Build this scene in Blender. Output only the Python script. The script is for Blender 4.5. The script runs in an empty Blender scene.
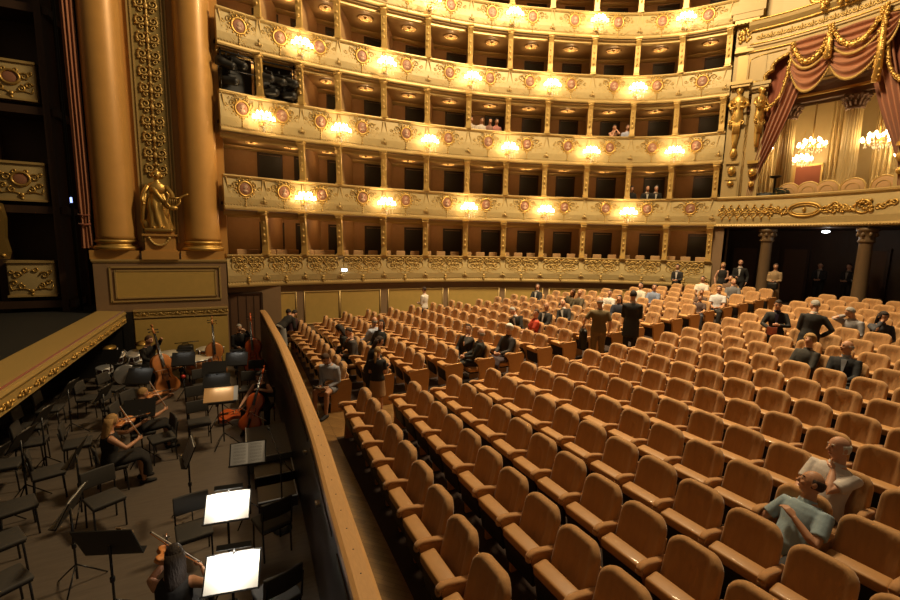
import bpy, math, random
from mathutils import Vector, Matrix
PI = math.pi
SC = bpy.context.scene
COL = SC.collection
RND = random.Random(11)

# ------------------------------------------------------------------ materials
MATS = {}
def mat(name, col, rough=.6, metal=0., bump=0., scale=20., var=0., emit=None, estr=0., stretch=None, sheen=0., coat=0., kind='noise', trans=0.):
    m = bpy.data.materials.new(name); m.use_nodes = True
    nt = m.node_tree; b = nt.nodes['Principled BSDF']
    b.inputs['Base Color'].default_value = (*col, 1)
    b.inputs['Roughness'].default_value = rough
    b.inputs['Metallic'].default_value = metal
    if sheen: b.inputs['Sheen Weight'].default_value = sheen
    if coat: b.inputs['Coat Weight'].default_value = coat
    if trans: b.inputs['Transmission Weight'].default_value = trans
    if emit:
        b.inputs['Emission Color'].default_value = (*emit, 1)
        b.inputs['Emission Strength'].default_value = estr
    if bump or var:
        tc = nt.nodes.new('ShaderNodeTexCoord')
        mp = nt.nodes.new('ShaderNodeMapping')
        nt.links.new(tc.outputs['Object'], mp.inputs['Vector'])
        if stretch: mp.inputs['Scale'].default_value = stretch
        if kind == 'wave':
            tx = nt.nodes.new('ShaderNodeTexWave'); tx.inputs['Scale'].default_value = scale
            tx.inputs['Distortion'].default_value = 3.; tx.inputs['Detail'].default_value = 2
        else:
            tx = nt.nodes.new('ShaderNodeTexNoise'); tx.inputs['Scale'].default_value = scale
            tx.inputs['Detail'].default_value = 4
        nt.links.new(mp.outputs['Vector'], tx.inputs['Vector'])
        fac = tx.outputs['Fac']
        if var:
            r = nt.nodes.new('ShaderNodeMixRGB')
            r.inputs['Color1'].default_value = (*[max(0, c*(1-var)) for c in col], 1)
            r.inputs['Color2'].default_value = (*[min(1, c*(1+var)) for c in col], 1)
            nt.links.new(fac, r.inputs['Fac']); nt.links.new(r.outputs['Color'], b.inputs['Base Color'])
        if bump:
            bp = nt.nodes.new('ShaderNodeBump'); bp.inputs['Strength'].default_value = bump
            bp.inputs['Distance'].default_value = .02
            nt.links.new(fac, bp.inputs['Height']); nt.links.new(bp.outputs['Normal'], b.inputs['Normal'])
    MATS[name] = m
    return m

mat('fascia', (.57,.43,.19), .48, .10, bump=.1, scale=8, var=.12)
mat('fascia_trim', (.60,.42,.16), .42, .35, bump=.15, scale=30)
mat('gilt', (.66,.42,.115), .40, .75, bump=.3, scale=40, var=.12)
mat('gilt_dark', (.50,.32,.09), .38, .75, bump=.4, scale=40, var=.2)
mat('gilt_orn', (.58,.385,.12), .45, .45, bump=.3, scale=50, var=.15)
mat('medal_red', (.36,.16,.09), .5, 0, bump=.1, scale=30, var=.15)
mat('medal_relief', (.52,.33,.22), .55)
mat('box_wall', (.46,.265,.105), .7, 0, bump=.05, scale=6, var=.12)
mat('box_ceiling', (.50,.33,.14), .6, 0, var=.1, scale=5)
mat('box_door', (.030,.027,.018), .5, 0, var=.15, scale=4)
mat('ochre_marble', (.60,.32,.085), .42, .1, var=.12, scale=2.2, coat=.08, bump=.02)
mat('pier_panel', (.36,.26,.085), .5, .15, var=.1, scale=5, bump=.04)
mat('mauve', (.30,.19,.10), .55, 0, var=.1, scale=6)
mat('panel_gold', (.60,.40,.11), .5, .1, var=.1, scale=5)
mat('velvet', (.48,.25,.088), .8, 0, bump=.35, scale=9, var=.16, stretch=(2.5,2.5,.35), sheen=.25)
mat('velvet_pad', (.52,.26,.09), .75, 0, bump=.15, scale=30, var=.1, sheen=.3)
mat('seat_wood', (.54,.28,.10), .5, 0, bump=.05, scale=9, var=.15, stretch=(1,1,6), coat=.15)
mat('seat_black', (.012,.009,.007), .6)
mat('chair_box', (.56,.33,.14), .65)
mat('black', (.010,.009,.008), .5)
mat('black_gloss', (.012,.012,.013), .25)
mat('soft_black', (.006,.005,.005), .9)
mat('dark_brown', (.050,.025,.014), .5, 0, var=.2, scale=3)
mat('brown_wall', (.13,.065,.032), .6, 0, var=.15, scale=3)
mat('steel', (.55,.55,.55), .25, .95)
mat('chrome', (.88,.88,.88), .32, .8)
mat('rail_wood', (.55,.31,.12), .45, 0, bump=.08, scale=12, var=.14, stretch=(6,1,1))
mat('console', (.64,.42,.13), .42, .3, bump=.2, scale=30, var=.12)
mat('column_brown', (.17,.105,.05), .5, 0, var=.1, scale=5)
mat('chair_cloth', (.048,.043,.037), .7, 0, bump=.1, scale=60)
mat('platform_grey', (.15,.14,.125), .6)
mat('shaded_floor', (.030,.014,.008), .9, 0, var=.2, scale=3)  # near-black colour holds the shade under and between the seat rows
mat('pit_wall', (.016,.010,.008), .35, 0, var=.3, scale=2)
mat('pit_floor', (.125,.098,.074), .5, 0, bump=.05, scale=4, var=.35, stretch=(1,8,1))
mat('stage_floor', (.018,.017,.014), .65, 0, var=.2, scale=3)
mat('lip', (.46,.31,.10), .5, .2, bump=.1, scale=30, var=.12)
mat('curtain', (.40,.16,.075), .75, 0, bump=.2, scale=6, var=.1, stretch=(6,6,.4), sheen=.3)
mat('curtain_in', (.30,.085,.04), .8, 0, sheen=.2)
mat('cream', (.50,.36,.15), .5, .08, var=.06, scale=4)
mat('crystal', (.9,.8,.62), .08, 0, coat=.5, emit=(1,.72,.38), estr=.25)
mat('bulb', (1,.85,.6), .4, 0, emit=(1,.74,.40), estr=26.)
mat('lamp_white', (1,1,1), .4, 0, emit=(.9,.95,1), estr=9.)
mat('lamp_blue', (.3,.4,1), .4, 0, emit=(.35,.45,1), estr=2.5)
mat('paper', (.80,.77,.70), .7)
mat('paper_grey', (.42,.42,.43), .5)
mat('ink', (.05,.05,.05), .7)
mat('drum_head', (.62,.56,.44), .5)
mat('drum_shell', (.12,.05,.035), .2, 0, coat=.6)
mat('copper', (.5,.22,.09), .3, .9)
mat('violin_wood', (.56,.20,.05), .22, 0, var=.25, scale=3, coat=.6)
mat('cello_red', (.62,.11,.025), .2, 0, var=.22, scale=3, coat=.6)
mat('bass_brown', (.56,.20,.055), .25, 0, var=.25, scale=2, coat=.5)
mat('ebony', (.012,.010,.009), .3)
mat('board_tan', (.62,.36,.15), .5, 0, var=.1, scale=6)
mat('plant_green', (.015,.03,.018), .6)
mat('beater_red', (.6,.05,.04), .4)
# parquet for the stalls
def parquet():
    m = bpy.data.materials.new('parquet'); m.use_nodes = True; nt = m.node_tree; b = nt.nodes['Principled BSDF']
    tc = nt.nodes.new('ShaderNodeTexCoord'); mp = nt.nodes.new('ShaderNodeMapping'); mp.inputs['Rotation'].default_value = (0,0,.78)
    br = nt.nodes.new('ShaderNodeTexBrick'); br.inputs['Scale'].default_value = 5.
    br.inputs['Color1'].default_value = (.27,.15,.052,1); br.inputs['Color2'].default_value = (.19,.10,.034,1); br.inputs['Mortar'].default_value = (.08,.04,.015,1)
    br.inputs['Mortar Size'].default_value = .008; br.inputs['Brick Width'].default_value = 1.6; br.inputs['Row Height'].default_value = .3
    nt.links.new(tc.outputs['Object'], mp.inputs['Vector']); nt.links.new(mp.outputs['Vector'], br.inputs['Vector'])
    nt.links.new(br.outputs['Color'], b.inputs['Base Color']); b.inputs['Roughness'].default_value = .28
    MATS['parquet'] = m
parquet()

# ------------------------------------------------------------------ mesh builder
class MB:
    def __init__(self): self.v = []; self.f = []; self.mi = []; self.sm = []; self.mats = []; self.cur = 0
    def use(self, name):
        if name not in self.mats: self.mats.append(name)
        self.cur = self.mats.index(name); return self
    def add(self, vs, fs, smooth=True, M=None):
        o = len(self.v)
        if M is not None: vs = [M @ Vector(p) for p in vs]
        self.v += [tuple(p) for p in vs]
        for q in fs:
            self.f.append([i+o for i in q]); self.mi.append(self.cur); self.sm.append(smooth)
        return self
    def box(self, c, s, M=None, rz=0, ry=0, rx=0):
        T = Matrix.Translation(c) @ Matrix.Rotation(rz,4,'Z') @ Matrix.Rotation(ry,4,'Y') @ Matrix.Rotation(rx,4,'X')
        if M is not None: T = M @ T
        x,y,z = s[0]/2,s[1]/2,s[2]/2
        vs = [(-x,-y,-z),(x,-y,-z),(x,y,-z),(-x,y,-z),(-x,-y,z),(x,-y,z),(x,y,z),(-x,y,z)]
        return self.add(vs, [(0,3,2,1),(4,5,6,7),(0,1,5,4),(1,2,6,5),(2,3,7,6),(3,0,4,7)], False, T)
    def pillow(self, c, s, r, n=4, M=None, rot=None, fn=None):
        """rounded box; fn(v) may bend it (local, before placing)"""
        T = Matrix.Translation(c)
        if rot is not None: T = T @ rot
        if M is not None: T = M @ T
        h = [a/2 for a in s]; r = min(r, *h)
        vs = []; fs = []; idx = {}
        # symmetric parameter per axis, denser at the edges
        def axis(hh):
            inner = hh - r
            a = [-hh + r*(1-math.cos(PI/2*i/n)) for i in range(n)]
            mid = [-inner + 2*inner*i/2 for i in range(3)]
            return a + mid + [-q for q in a[::-1]]
        ax = [axis(hh) for hh in h]
        def key(p):
            k = tuple(round(q,5) for q in p)
            if k not in idx:
                q = Vector(p); inn = Vector([max(-(h[i]-r), min(h[i]-r, p[i])) for i in range(3)])
                d = q - inn
                q = inn + d.normalized()*r if d.length > 1e-9 else q
                if fn: q = Vector(fn(q))
                idx[k] = len(vs); vs.append(q)
            return idx[k]
        for a in range(3):
            b, cc = (a+1) % 3, (a+2) % 3
            for sgn in (-1, 1):
                A, B = ax[b], ax[cc]
                for i in range(len(A)-1):
                    for j in range(len(B)-1):
                        q = []
                        for (u, w) in ((i,j),(i+1,j),(i+1,j+1),(i,j+1)):
                            p = [0,0,0]; p[a] = sgn*h[a]; p[b] = A[u]; p[cc] = B[w]; q.append(key(p))
                        if sgn < 0: q = q[::-1]
                        fs.append(q)
        return self.add(vs, fs, True, T)
    def tube(self, pts, rad, n=8, cap=True, M=None, flat=1.):
        """swept round tube through pts; rad a number or list; flat squeezes the section"""
        P = [Vector(p) for p in pts]; k = len(P)
        if not hasattr(rad, '__len__'): rad = [rad]*k
        vs = []; prev = None
        for i, p in enumerate(P):
            t = (P[min(i+1,k-1)] - P[max(i-1,0)])
            t = t.normalized() if t.length > 1e-9 else Vector((0,0,1))
            if prev is None:
                a = Vector((0,0,1)) if abs(t.z) < .9 else Vector((1,0,0))
                nrm = (a - t*a.dot(t)).normalized()
            else:
                nrm = prev - t*prev.dot(t)
                nrm = nrm.normalized() if nrm.length > 1e-6 else prev
            prev = nrm; bn = t.cross(nrm)
            for j in range(n):
                an = 2*PI*j/n
                vs.append(p + (nrm*math.cos(an)*flat + bn*math.sin(an))*rad[i])
        fs = [(i*n+j, i*n+(j+1) % n, (i+1)*n+(j+1) % n, (i+1)*n+j) for i in range(k-1) for j in range(n)]
        if cap: fs += [tuple(range(n))[::-1], tuple((k-1)*n+j for j in range(n))]
        return self.add(vs, fs, True, M)
    def rings(self, rings, n=16, cap=True, M=None, pw=2.):
        """rings: (centre, ux vector, uy vector)"""
        vs = []; k = len(rings)
        for c, ux, uy in rings:
            c, ux, uy = Vector(c), Vector(ux), Vector(uy)
            for j in range(n):
                a = 2*PI*j/n; ca, sa = math.cos(a), math.sin(a)
                if pw != 2.:
                    ca = math.copysign(abs(ca)**(2/pw), ca); sa = math.copysign(abs(sa)**(2/pw), sa)
                vs.append(c + ux*ca + uy*sa)
        fs = [(i*n+j, i*n+(j+1) % n, (i+1)*n+(j+1) % n, (i+1)*n+j) for i in range(k-1) for j in range(n)]
        if cap: fs += [tuple(range(n))[::-1], tuple((k-1)*n+j for j in range(n))]
        return self.add(vs, fs, True, M)
    def lathe(self, prof, c=(0,0,0), n=24, M=None, smooth=True, a0=0, a1=2*PI):
        full = abs(a1-a0-2*PI) < 1e-6
        m = n if full else n+1
        vs = [(c[0]+r*math.cos(a0+(a1-a0)*j/n), c[1]+r*math.sin(a0+(a1-a0)*j/n), c[2]+z) for r, z in prof for j in range(m)]
        fs = []
        for i in range(len(prof)-1):
            for j in range(n):
                k = (j+1) % m if full else j+1
                fs.append((i*m+j, i*m+k, (i+1)*m+k, (i+1)*m+j))
        if full:
            if prof[0][0] > 1e-6: fs.append(tuple(range(m))[::-1])
            if prof[-1][0] > 1e-6: fs.append(tuple((len(prof)-1)*m+j for j in range(m)))
        return self.add(vs, fs, smooth, M)
    def ball(self, c, r, n=12, k=8, M=None, rot=None):
        if not hasattr(r, '__len__'): r = (r,r,r)
        vs = []; 
        for i in range(k+1):
            ph = PI*i/k
            for j in range(n):
                th = 2*PI*j/n
                p = Vector((r[0]*math.sin(ph)*math.cos(th), r[1]*math.sin(ph)*math.sin(th), r[2]*math.cos(ph)))
                if rot is not None: p = rot @ p
                vs.append(p + Vector(c))
        fs = [(i*n+j, (i+1)*n+j, (i+1)*n+(j+1) % n, i*n+(j+1) % n) for i in range(k) for j in range(n)]
        return self.add(vs, fs, True, M)
    def prism(self, poly, t, M=None, smooth=False):
        """poly: 2D outline (x,z) extruded along local y by +-t/2"""
        n = len(poly)
        vs = [(x,-t/2,z) for x,z in poly] + [(x,t/2,z) for x,z in poly]
        fs = [tuple(range(n)), tuple(range(2*n-1,n-1,-1))] + [(i, i+n, (i+1) % n+n, (i+1) % n) for i in range(n)]
        return self.add(vs, fs, smooth, M)
    def grid(self, P, smooth=True, M=None):
        """P[i][j] points"""
        a, b = len(P), len(P[0])
        vs = [p for r in P for p in r]
        fs = [(i*b+j, i*b+j+1, (i+1)*b+j+1, (i+1)*b+j) for i in range(a-1) for j in range(b-1)]
        return self.add(vs, fs, smooth, M)
    def mesh(self, name):
        me = bpy.data.meshes.new(name)
        me.from_pydata(self.v, [], self.f)
        for m in self.mats: me.materials.append(MATS[m])
        me.polygons.foreach_set('material_index', self.mi)
        me.polygons.foreach_set('use_smooth', self.sm)
        me.validate(); me.update()
        return me
    def build(self, name, parent=None, loc=None):
        o = bpy.data.objects.new(name, self.mesh(name)); COL.objects.link(o)
        if parent is not None: o.parent = parent
        if loc is not None: o.location = loc
        return o

def mb(m): return MB().use(m)
def empty(name, loc=(0,0,0), rz=0.):
    o = bpy.data.objects.new(name, None); COL.objects.link(o); o.location = loc; o.rotation_euler = (0,0,rz); o.empty_display_size = .2
    return o
def tag(o, label, cat, group=None, kind=None):
    o['label'] = label; o['category'] = cat
    if group: o['group'] = group
    if kind: o['kind'] = kind
    return o
def struct(o): o['kind'] = 'structure'; return o
def inst(name, me, parent=None, loc=None, rot=None):
    o = bpy.data.objects.new(name, me); COL.objects.link(o)
    if parent is not None: o.parent = parent
    if loc is not None: o.location = loc
    if rot is not None: o.rotation_euler = rot
    return o
def copy_tree(o, parent=None):
    c = o.copy(); COL.objects.link(c)
    if parent is not None: c.parent = parent
    for ch in o.children: copy_tree(ch, c)
    return c
ORD = ['zeroth','first','second','third','fourth','fifth','sixth','seventh','eighth','ninth','tenth','eleventh','twelfth','thirteenth','fourteenth','fifteenth','sixteenth','seventeenth','eighteenth','nineteenth','twentieth']
def lerp(a, b, t): return a + (b-a)*t
def spline(pts, m=8):
    """Catmull-Rom through pts (any dimension)"""
    P = [Vector(p) for p in pts]; out = []
    for i in range(len(P)-1):
        p0, p1, p2, p3 = P[max(i-1,0)], P[i], P[i+1], P[min(i+2,len(P)-1)]
        for k in range(m):
            t = k/m
            out.append(.5*((2*p1) + (p2-p0)*t + (2*p0-5*p1+4*p2-p3)*t*t + (3*p1-p0-3*p2+p3)*t**3))
    out.append(P[-1]); return out

class Curve:
    """plan curve with arc length; nrm points into the hall"""
    def __init__(self, pts, m=12, side=1):
        self.P = spline([(x,y,0) for x,y in pts], m); self.S = [0.]; self.side = side
        for a, b in zip(self.P, self.P[1:]): self.S.append(self.S[-1] + (b-a).length)
        self.L = self.S[-1]
    def _seg(self, s):
        s = max(0, min(self.L, s))
        lo, hi = 0, len(self.S)-2
        while lo < hi:
            m = (lo+hi+1)//2
            if self.S[m] <= s: lo = m
            else: hi = m-1
        return lo, (s-self.S[lo])/max(1e-9, self.S[lo+1]-self.S[lo])
    def tan(self, s):
        d = .12
        a, b = self._pt(max(0,s-d)), self._pt(min(self.L,s+d)); return (b-a).normalized()
    def _pt(self, s):
        i, t = self._seg(s); return self.P[i].lerp(self.P[i+1], t)
    def at(self, s, n=0., z=0.):
        t = self.tan(s); nr = Vector((t.y,-t.x,0))*self.side
        p = self._pt(s); over = s - max(0,min(self.L,s))
        return p + t*over + nr*n + Vector((0,0,z))
    def frame(self, s, z=0., n=0.):
        """matrix: local x along curve, y into the wall (-normal), z up"""
        t = self.tan(s); nr = Vector((t.y,-t.x,0))*self.side; p = self.at(s,n,z)
        return Matrix(((t.x,-nr.x,0,p.x),(t.y,-nr.y,0,p.y),(0,0,1,p.z),(0,0,0,1)))
    def sweep(self, M, prof, s0, s1, ds=.2, cap=True):
        k = max(2, int((s1-s0)/ds)+1)
        P = [[self.at(lerp(s0,s1,i/(k-1)), n, z) for n, z in prof] for i in range(k)]
        M.grid(P, False)
        if cap:
            for r, fl in ((P[0],False),(P[-1],True)):
                M.add(r, [tuple(range(len(r)))[::(-1 if fl else 1)]], False)
        return M
    def tube(self, M, pts, rad, n=5, off=0.):
        """pts in (s, z, n) on the curve"""
        return M.tube([self.at(p[0], (p[2] if len(p) > 2 else 0)+off, p[1]) for p in pts], rad, n)
def spiral(c, r, a0, turns, n=14, d=1, k=.82):
    return [(c[0]+r*(1-k*i/n)*math.cos(a0+d*turns*2*PI*i/n), c[1]+r*(1-k*i/n)*math.sin(a0+d*turns*2*PI*i/n)) for i in range(n+1)]
OCCUPIED = set()
SCONCE_W = 15
BOX_W = 6.5
# ------------------------------------------------------------------ floor profile of the stalls
FX = [0,1.9,2.82,3.65,4.51,5.37,6.22,7.11,7.92,8.81,9.67,10.47,11.31,12.13,12.94,13.65,14.57,15.43,16.33,17.1,18.2,26]
FZ = [0,0,.0,.03,.07,.12,.17,.23,.31,.38,.45,.52,.60,.69,.78,.86,.94,1.02,1.10,1.17,1.25,1.25]
def F(x):
    if x <= FX[0]: return FZ[0]
    for i in range(len(FX)-1):
        if x <= FX[i+1]: return lerp(FZ[i], FZ[i+1], (x-FX[i])/(FX[i+1]-FX[i]))
    return FZ[-1]
KROW = .0055
def bow(y): return -KROW*(y-7.6)**2

TIER = Curve([(-.55,16.5),(.80,16.80),(2.15,16.95),(3.48,17.0),(5.24,17.02),(7.03,16.92),(8.82,16.70),(10.55,16.28),(12.2,15.72),(13.95,15.05),(15.6,14.25),(16.97,13.16),(17.98,11.82),(18.30,11.32)])
def s_of(x, y): return min((( TIER._pt(TIER.L*i/2000)-Vector((x,y,0))).length, TIER.L*i/2000) for i in range(2001))[1]
CON = [s_of(*p) for p in [(.80,16.82),(2.15,16.95),(3.48,17.),(5.24,17.02),(7.03,16.92),(8.82,16.70),(10.5,16.28),(12.15,15.7),(13.93,15.05),(15.6,14.25),(16.97,13.16),(17.98,11.82)]]
S0, S1 = .12, CON[-1]+.16
ZT = {1:2.94, 2:5.61, 3:8.27, 4:10.78, 5:13.28, 6:15.8}
ZB = {1:1.87, 2:4.51, 3:7.05, 4:9.68, 5:12.30, 6:14.8}
BAYS = [(S0+.05, CON[0])] + [(CON[i], CON[i+1]) for i in range(11)]

def SKEW(s): return lerp(.62,.16,s/TIER.L)
def fascia(t):
    """swept parapet front of tier t and what belongs to it"""
    zb, zt = ZB[t], ZT[t]; h = zt-zb
    root = empty('balcony_tier', TIER.at(S0,0,zb))
    W = root.location.copy()
    def P(name, m):
        o = m.build(name, root); o.location = -W; return o
    M = mb('fascia')
    prof = [(-.22,zb-.02),(.02,zb-.02),(.05,zb+.05),(.03,zb+.10),(.05,zb+.14),(.075,zb+.32*h),(.06,zb+.55*h),(.02,zb+.80*h),(0,zt-.09),(-.16,zt-.09),(-.16,zb+.10)]
    TIER.sweep(M, prof, S0, S1, .18)
    P('parapet', M)
    M = mb('fascia_trim')
    TIER.sweep(M, [(.015,zb-.05),(.065,zb-.05),(.08,zb),(.075,zb+.055),(.035,zb+.085),(.015,zb+.07)], S0, S1, .18)
    for k in range(int((S1-S0)/.09)): M.ball(TIER.at(S0+.05+k*.09,.062,zb+.105), (.022,.022,.022), 5, 4)
    P('lower_moulding', M)
    M = mb('fascia_trim')
    TIER.sweep(M, [(-.19,zt-.10),(.03,zt-.10),(.06,zt-.065),(.075,zt-.03),(.07,zt),(-.19,zt)], S0, S1, .18)
    P('handrail', M)
    off = .062
    for b, (a, c) in enumerate(BAYS):
        m = (a+c)/2; w = c-a; hw = w/2
        if t == 1:
            M = mb('gilt_orn'); zc = zb+.60*h
            R = RND
            for sg in (-1, 1):
                for (px, pz, r, a0, tn, d) in ((.15,.20,.15,PI/2,1.6,1),(.43,.19,.15,PI,1.5,-1),(.29,.0,.14,0,1.5,1),(.10,-.06,.12,PI/2,1.3,-1),(.63,.24,.10,0,1.3,1),(.52,.02,.11,PI*1.2,1.3,-1),(.28,.30,.08,PI,1.2,1),(.26,-.20,.11,PI/2,1.4,1),(.10,-.27,.10,PI,1.3,-1),(.42,-.14,.08,0,1.2,1)):
                    sp = spiral((0,0), r, a0, tn, 14, d)
                    TIER.tube(M, [(m+sg*(px+x)*hw/.85, zc+pz+z) for x, z in sp], [.030-.014*i/14 for i in range(15)], 5, .055)
                for q in range(7):
                    an = R.uniform(0,6); M.ball(TIER.at(m+sg*R.uniform(.08,.6)*hw/.85, .06, zc+R.uniform(-.18,.25)), (.045,.03,.03), 6, 4)
                # border swag of the cartouche
                bp = [(0,-.36),(.14,-.34),(.22,-.27),(.36,-.27),(.50,-.20),(.58,-.10),(.70,-.06),(.74,.08),(.68,.20),(.72,.30)]
                TIER.tube(M, [(m+sg*p[0]*hw/.85, zc+p[1]) for p in spline([(x,z,0) for x,z in bp],3)], .020, 5, .055)
            for z, r in ((-.40,.06),(-.49,.075),(-.57,.04)): M.ball(TIER.at(m,.075,zc+z), (r,.045,r), 8, 6)
            P('relief_cartouche', M)
        else:
            zc = zb+.60*h
            fr = TIER.frame(m, zc, off)
            mo = MB()
            mo.use('gilt')
            ring = [Vector((.215*math.cos(q),0,.235*math.sin(q))) for q in [2*PI*i/28 for i in range(29)]]
            mo.tube([fr@p for p in ring], .042, 7, False)
            for i in range(14):
                q = 2*PI*i/14; mo.ball(fr@Vector((.285*math.cos(q),.0,.305*math.sin(q))), .04, 6, 4)
            md = P('medallion', mo)
            di = MB().use('medal_red'); di.ball(fr@Vector((0,.0,0)), (.19,.03,.21), 18, 8, rot=fr.to_3x3())
            di = di.build('medallion_disc', md)
            pr = MB().use('medal_relief')
            pr.ball(fr@Vector((0,-.028,.045)), (.055,.022,.07), 10, 8, rot=fr.to_3x3())
            pr.ball(fr@Vector((-.04,-.03,.035)), (.03,.018,.02), 6, 5, rot=fr.to_3x3())
            pr.ball(fr@Vector((.03,-.026,.075)), (.05,.022,.05), 8, 6, rot=fr.to_3x3())
            pr.ball(fr@Vector((.01,-.024,-.075)), (.085,.022,.055), 10, 8, rot=fr.to_3x3())
            pr.build('portrait_relief', md)
            M = mb('gilt_orn')
            k = min(1., hw/.78)
            for sg in (-1, 1):
                for (px, pz, r, a0, tn, d) in ((.39,.13,.12,PI,1.3,-1),(.46,-.08,.10,PI*.6,1.3,1),(.31,-.26,.11,PI/2,1.4,-1),(.14,-.38,.085,PI/2,1.2,-1),(.24,.33,.085,PI*1.2,1.2,-1),(.60,.06,.08,PI,1.2,1),(.60,-.16,.06,0,1.2,1)):
                    sp = spiral((0,0), r, a0, tn, 11, d)
                    TIER.tube(M, [(m+sg*(px+x)*k, zc+pz+z) for x, z in sp], [.020-.009*i/11 for i in range(12)], 4, off-.008)
                for q in range(5): M.ball(TIER.at(m+sg*RND.uniform(.28,.56)*k, off, zc+RND.uniform(-.3,.3)), (.035,.018,.025), 6, 4)
            for z, r in ((-.30,.055),(-.39,.04),(-.47,.03),(-.55,.045)): M.ball(TIER.at(m,off+.01,zc+z*1.02), (r*.8,.03,r), 7, 5)
            P('scrollwork', M)
            M = mb('fascia_trim')
            for sg in (-1, 1):
                bp = [(.98,.36),(.92,.10),(.86,-.12),(.70,-.30),(.52,-.36),(.36,-.44),(.24,-.50)]
                TIER.tube(M, [(m+sg*p[0]*hw*.98, zc+p[1]) for p in spline([(x,z,0) for x,z in bp],4)], .020, 4, off-.012)
            P('panel_border', M)
    # small knots over each bracket
    for s in CON:
        M = mb('fascia_trim'); zc = zb+.25*h
        M.ball(TIER.at(s,.085,zc), (.05,.04,.06), 8, 6); M.ball(TIER.at(s,.085,zc+.12), (.03,.03,.05), 7, 5)
        for sg in (-1,1):
            TIER.tube(M, [(s+sg*x, zc+z) for x,z in spiral((.07,-.02), .06, PI, 1.2, 8, sg)], .016, 4, .08)
        P('rosette', M)
    # the row of boxes above this parapet
    if t <= 5:
        zf, zc = zt-.88, ZB[t+1]-.10
        D = 1.9
        M = mb('box_wall'); TIER.sweep(M, [(-.17-D,zf),(-.17-D,zc),(-.26-D,zc),(-.26-D,zf)], S0, S1+1.2, .25); P('back_wall', M)
        M = mb('dark_brown'); TIER.sweep(M, [(-.16,zf),(-.16-D,zf),(-.16-D,zf-.09),(-.16,zf-.09)], S0, S1+.2, .25); P('box_floor', M)
        M = mb('box_ceiling'); TIER.sweep(M, [(.0,zc+.04),(.0,zc),(-.17-D,zc),(-.17-D,zc+.04)], S0, S1+.2, .25)
        M.use('fascia_trim'); TIER.sweep(M, [(-.10,zc+.01),(-.10,zc-.11),(-.16,zc-.15),(-.24,zc-.13),(-.26,zc+.01)], S0, S1, .2)
        TIER.sweep(M, [(-D-.02,zc+.01),(-D-.02,zc-.05),(-D-.10,zc-.12),(-.17-D,zc-.12),(-.17-D,zc+.01)], S0, S1, .2)
        P('box_ceiling', M)
        seps = [s for s in CON]
        for s in seps:
            if t == 2 and s == CON[0]: continue
            # partition wall, radial; in the photo they splay towards the stage
            M = mb('box_wall'); a = TIER.frame(s, 0, 0)
            sk = SKEW(s)*(D+.06)
            vs = []
            for x in (-.035,.035):
                for (dep, dx) in ((.14,0),(D+.2,sk)):
                    for z in (zf, zc): vs.append(a@Vector((x+dx, dep, z)))
            M.add(vs, [(0,1,3,2),(4,6,7,5),(0,4,5,1),(2,3,7,6),(1,5,7,3),(0,2,6,4)], False)
            P('partition', M)
        for b, (s_a, s_b) in enumerate(BAYS):
            m = (s_a+s_b)/2; fr = TIER.frame(m+SKEW(m)*D, zf, -.17-D)
            M = mb('box_door'); M.box((.08,-.02,1.0), (.80,.05,2.0), fr)
            M.use('dark_brown'); 
            for sx in (-.43,.43): M.box((.08+sx,-.025,1.02), (.07,.06,2.06), fr)
            M.box((.08,-.025,2.06), (.93,.06,.08), fr)
            P('box_door', M)
            lc = TIER.at(m+SKEW(m)*.9, -1.05, zc-.18)
            l = bpy.data.lights.new('box_lamp', 'POINT'); l.energy = BOX_W; l.color = (1.,.62,.28); l.shadow_soft_size = .07
            lo = bpy.data.objects.new('box_lamp', l); COL.objects.link(lo); lo.location = lc
            if t >= 2:
                fc = TIER.frame(m+SKEW(m)*.8, zc, -.95)
                M = mb('fascia_trim'); w = (s_b-s_a)*.17
                oval = [Vector((w*math.cos(q), .22*math.sin(q), -.012)) for q in [2*PI*i/20 for i in range(21)]]
                M.tube([fc@p for p in oval], .018, 5, False); M.lathe([(.0,-.07),(.035,-.06),(.05,-.02),(.085,0)], (0,0,0), 10, fc)
                P('ceiling_oval', M)
        # S-shaped gilded brackets between the boxes
        zb2, zt2 = zt+.005, ZB[t+1]-.06
        H = zt2-zb2
        def brk():
            M = mb('console')
            body = [(.08,0),(-.20,0),(-.24,.04),(-.20,.085),(-.10,.11),(-.05,.25),(-.03,.5),(.0,.75),(.02,.88),(.0,1.0),(.26,1.0),(.285,.93),(.24,.87),(.17,.79),(.135,.6),(.11,.4),(.08,.22),(.09,.07)]
            return M, body
        for s in CON:
            if t == 2 and s == CON[0]: continue
            M, body = brk(); fr = TIER.frame(s, zb2, 0) @ Matrix.Rotation(-math.atan(SKEW(s)),4,'Z')
            poly = [(-p[0]+.04, p[1]*H) for p in body]
            # local: extrude along curve (x), outline in (y, z)
            T = fr @ Matrix(((0,1,0,0),(1,0,0,0),(0,0,1,0),(0,0,0,1)))
            n = len(poly); w = .098
            vs = [fr@Vector((-w,y,z)) for y,z in poly] + [fr@Vector((w,y,z)) for y,z in poly]
            fs = [tuple(range(n)), tuple(range(2*n-1,n-1,-1))] + [(i,(i+1)%n,(i+1)%n+n,i+n) for i in range(n)]
            M.add(vs, fs, False)
            for z in (.93,):
                M.tube([fr@Vector((-.12,-.19,H*z)), fr@Vector((.12,-.19,H*z))], .062, 10)
            M.tube([fr@Vector((-.12,.20,H*.055)), fr@Vector((.12,.20,H*.055))], .06, 10)
            for z in (.3,.45,.6,.75): M.ball(fr@Vector((0,-.075-.06*z*z,H*z)), (.05,.035,.06), 7, 5)
            M.box((0,-.10,H*.985), (.26,.34,.05), fr); M.box((0,.05,.02), (.24,.34,.05), fr)
            P('bracket', M)
    nm = {1:'lowest','2':''}
    return root
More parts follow.
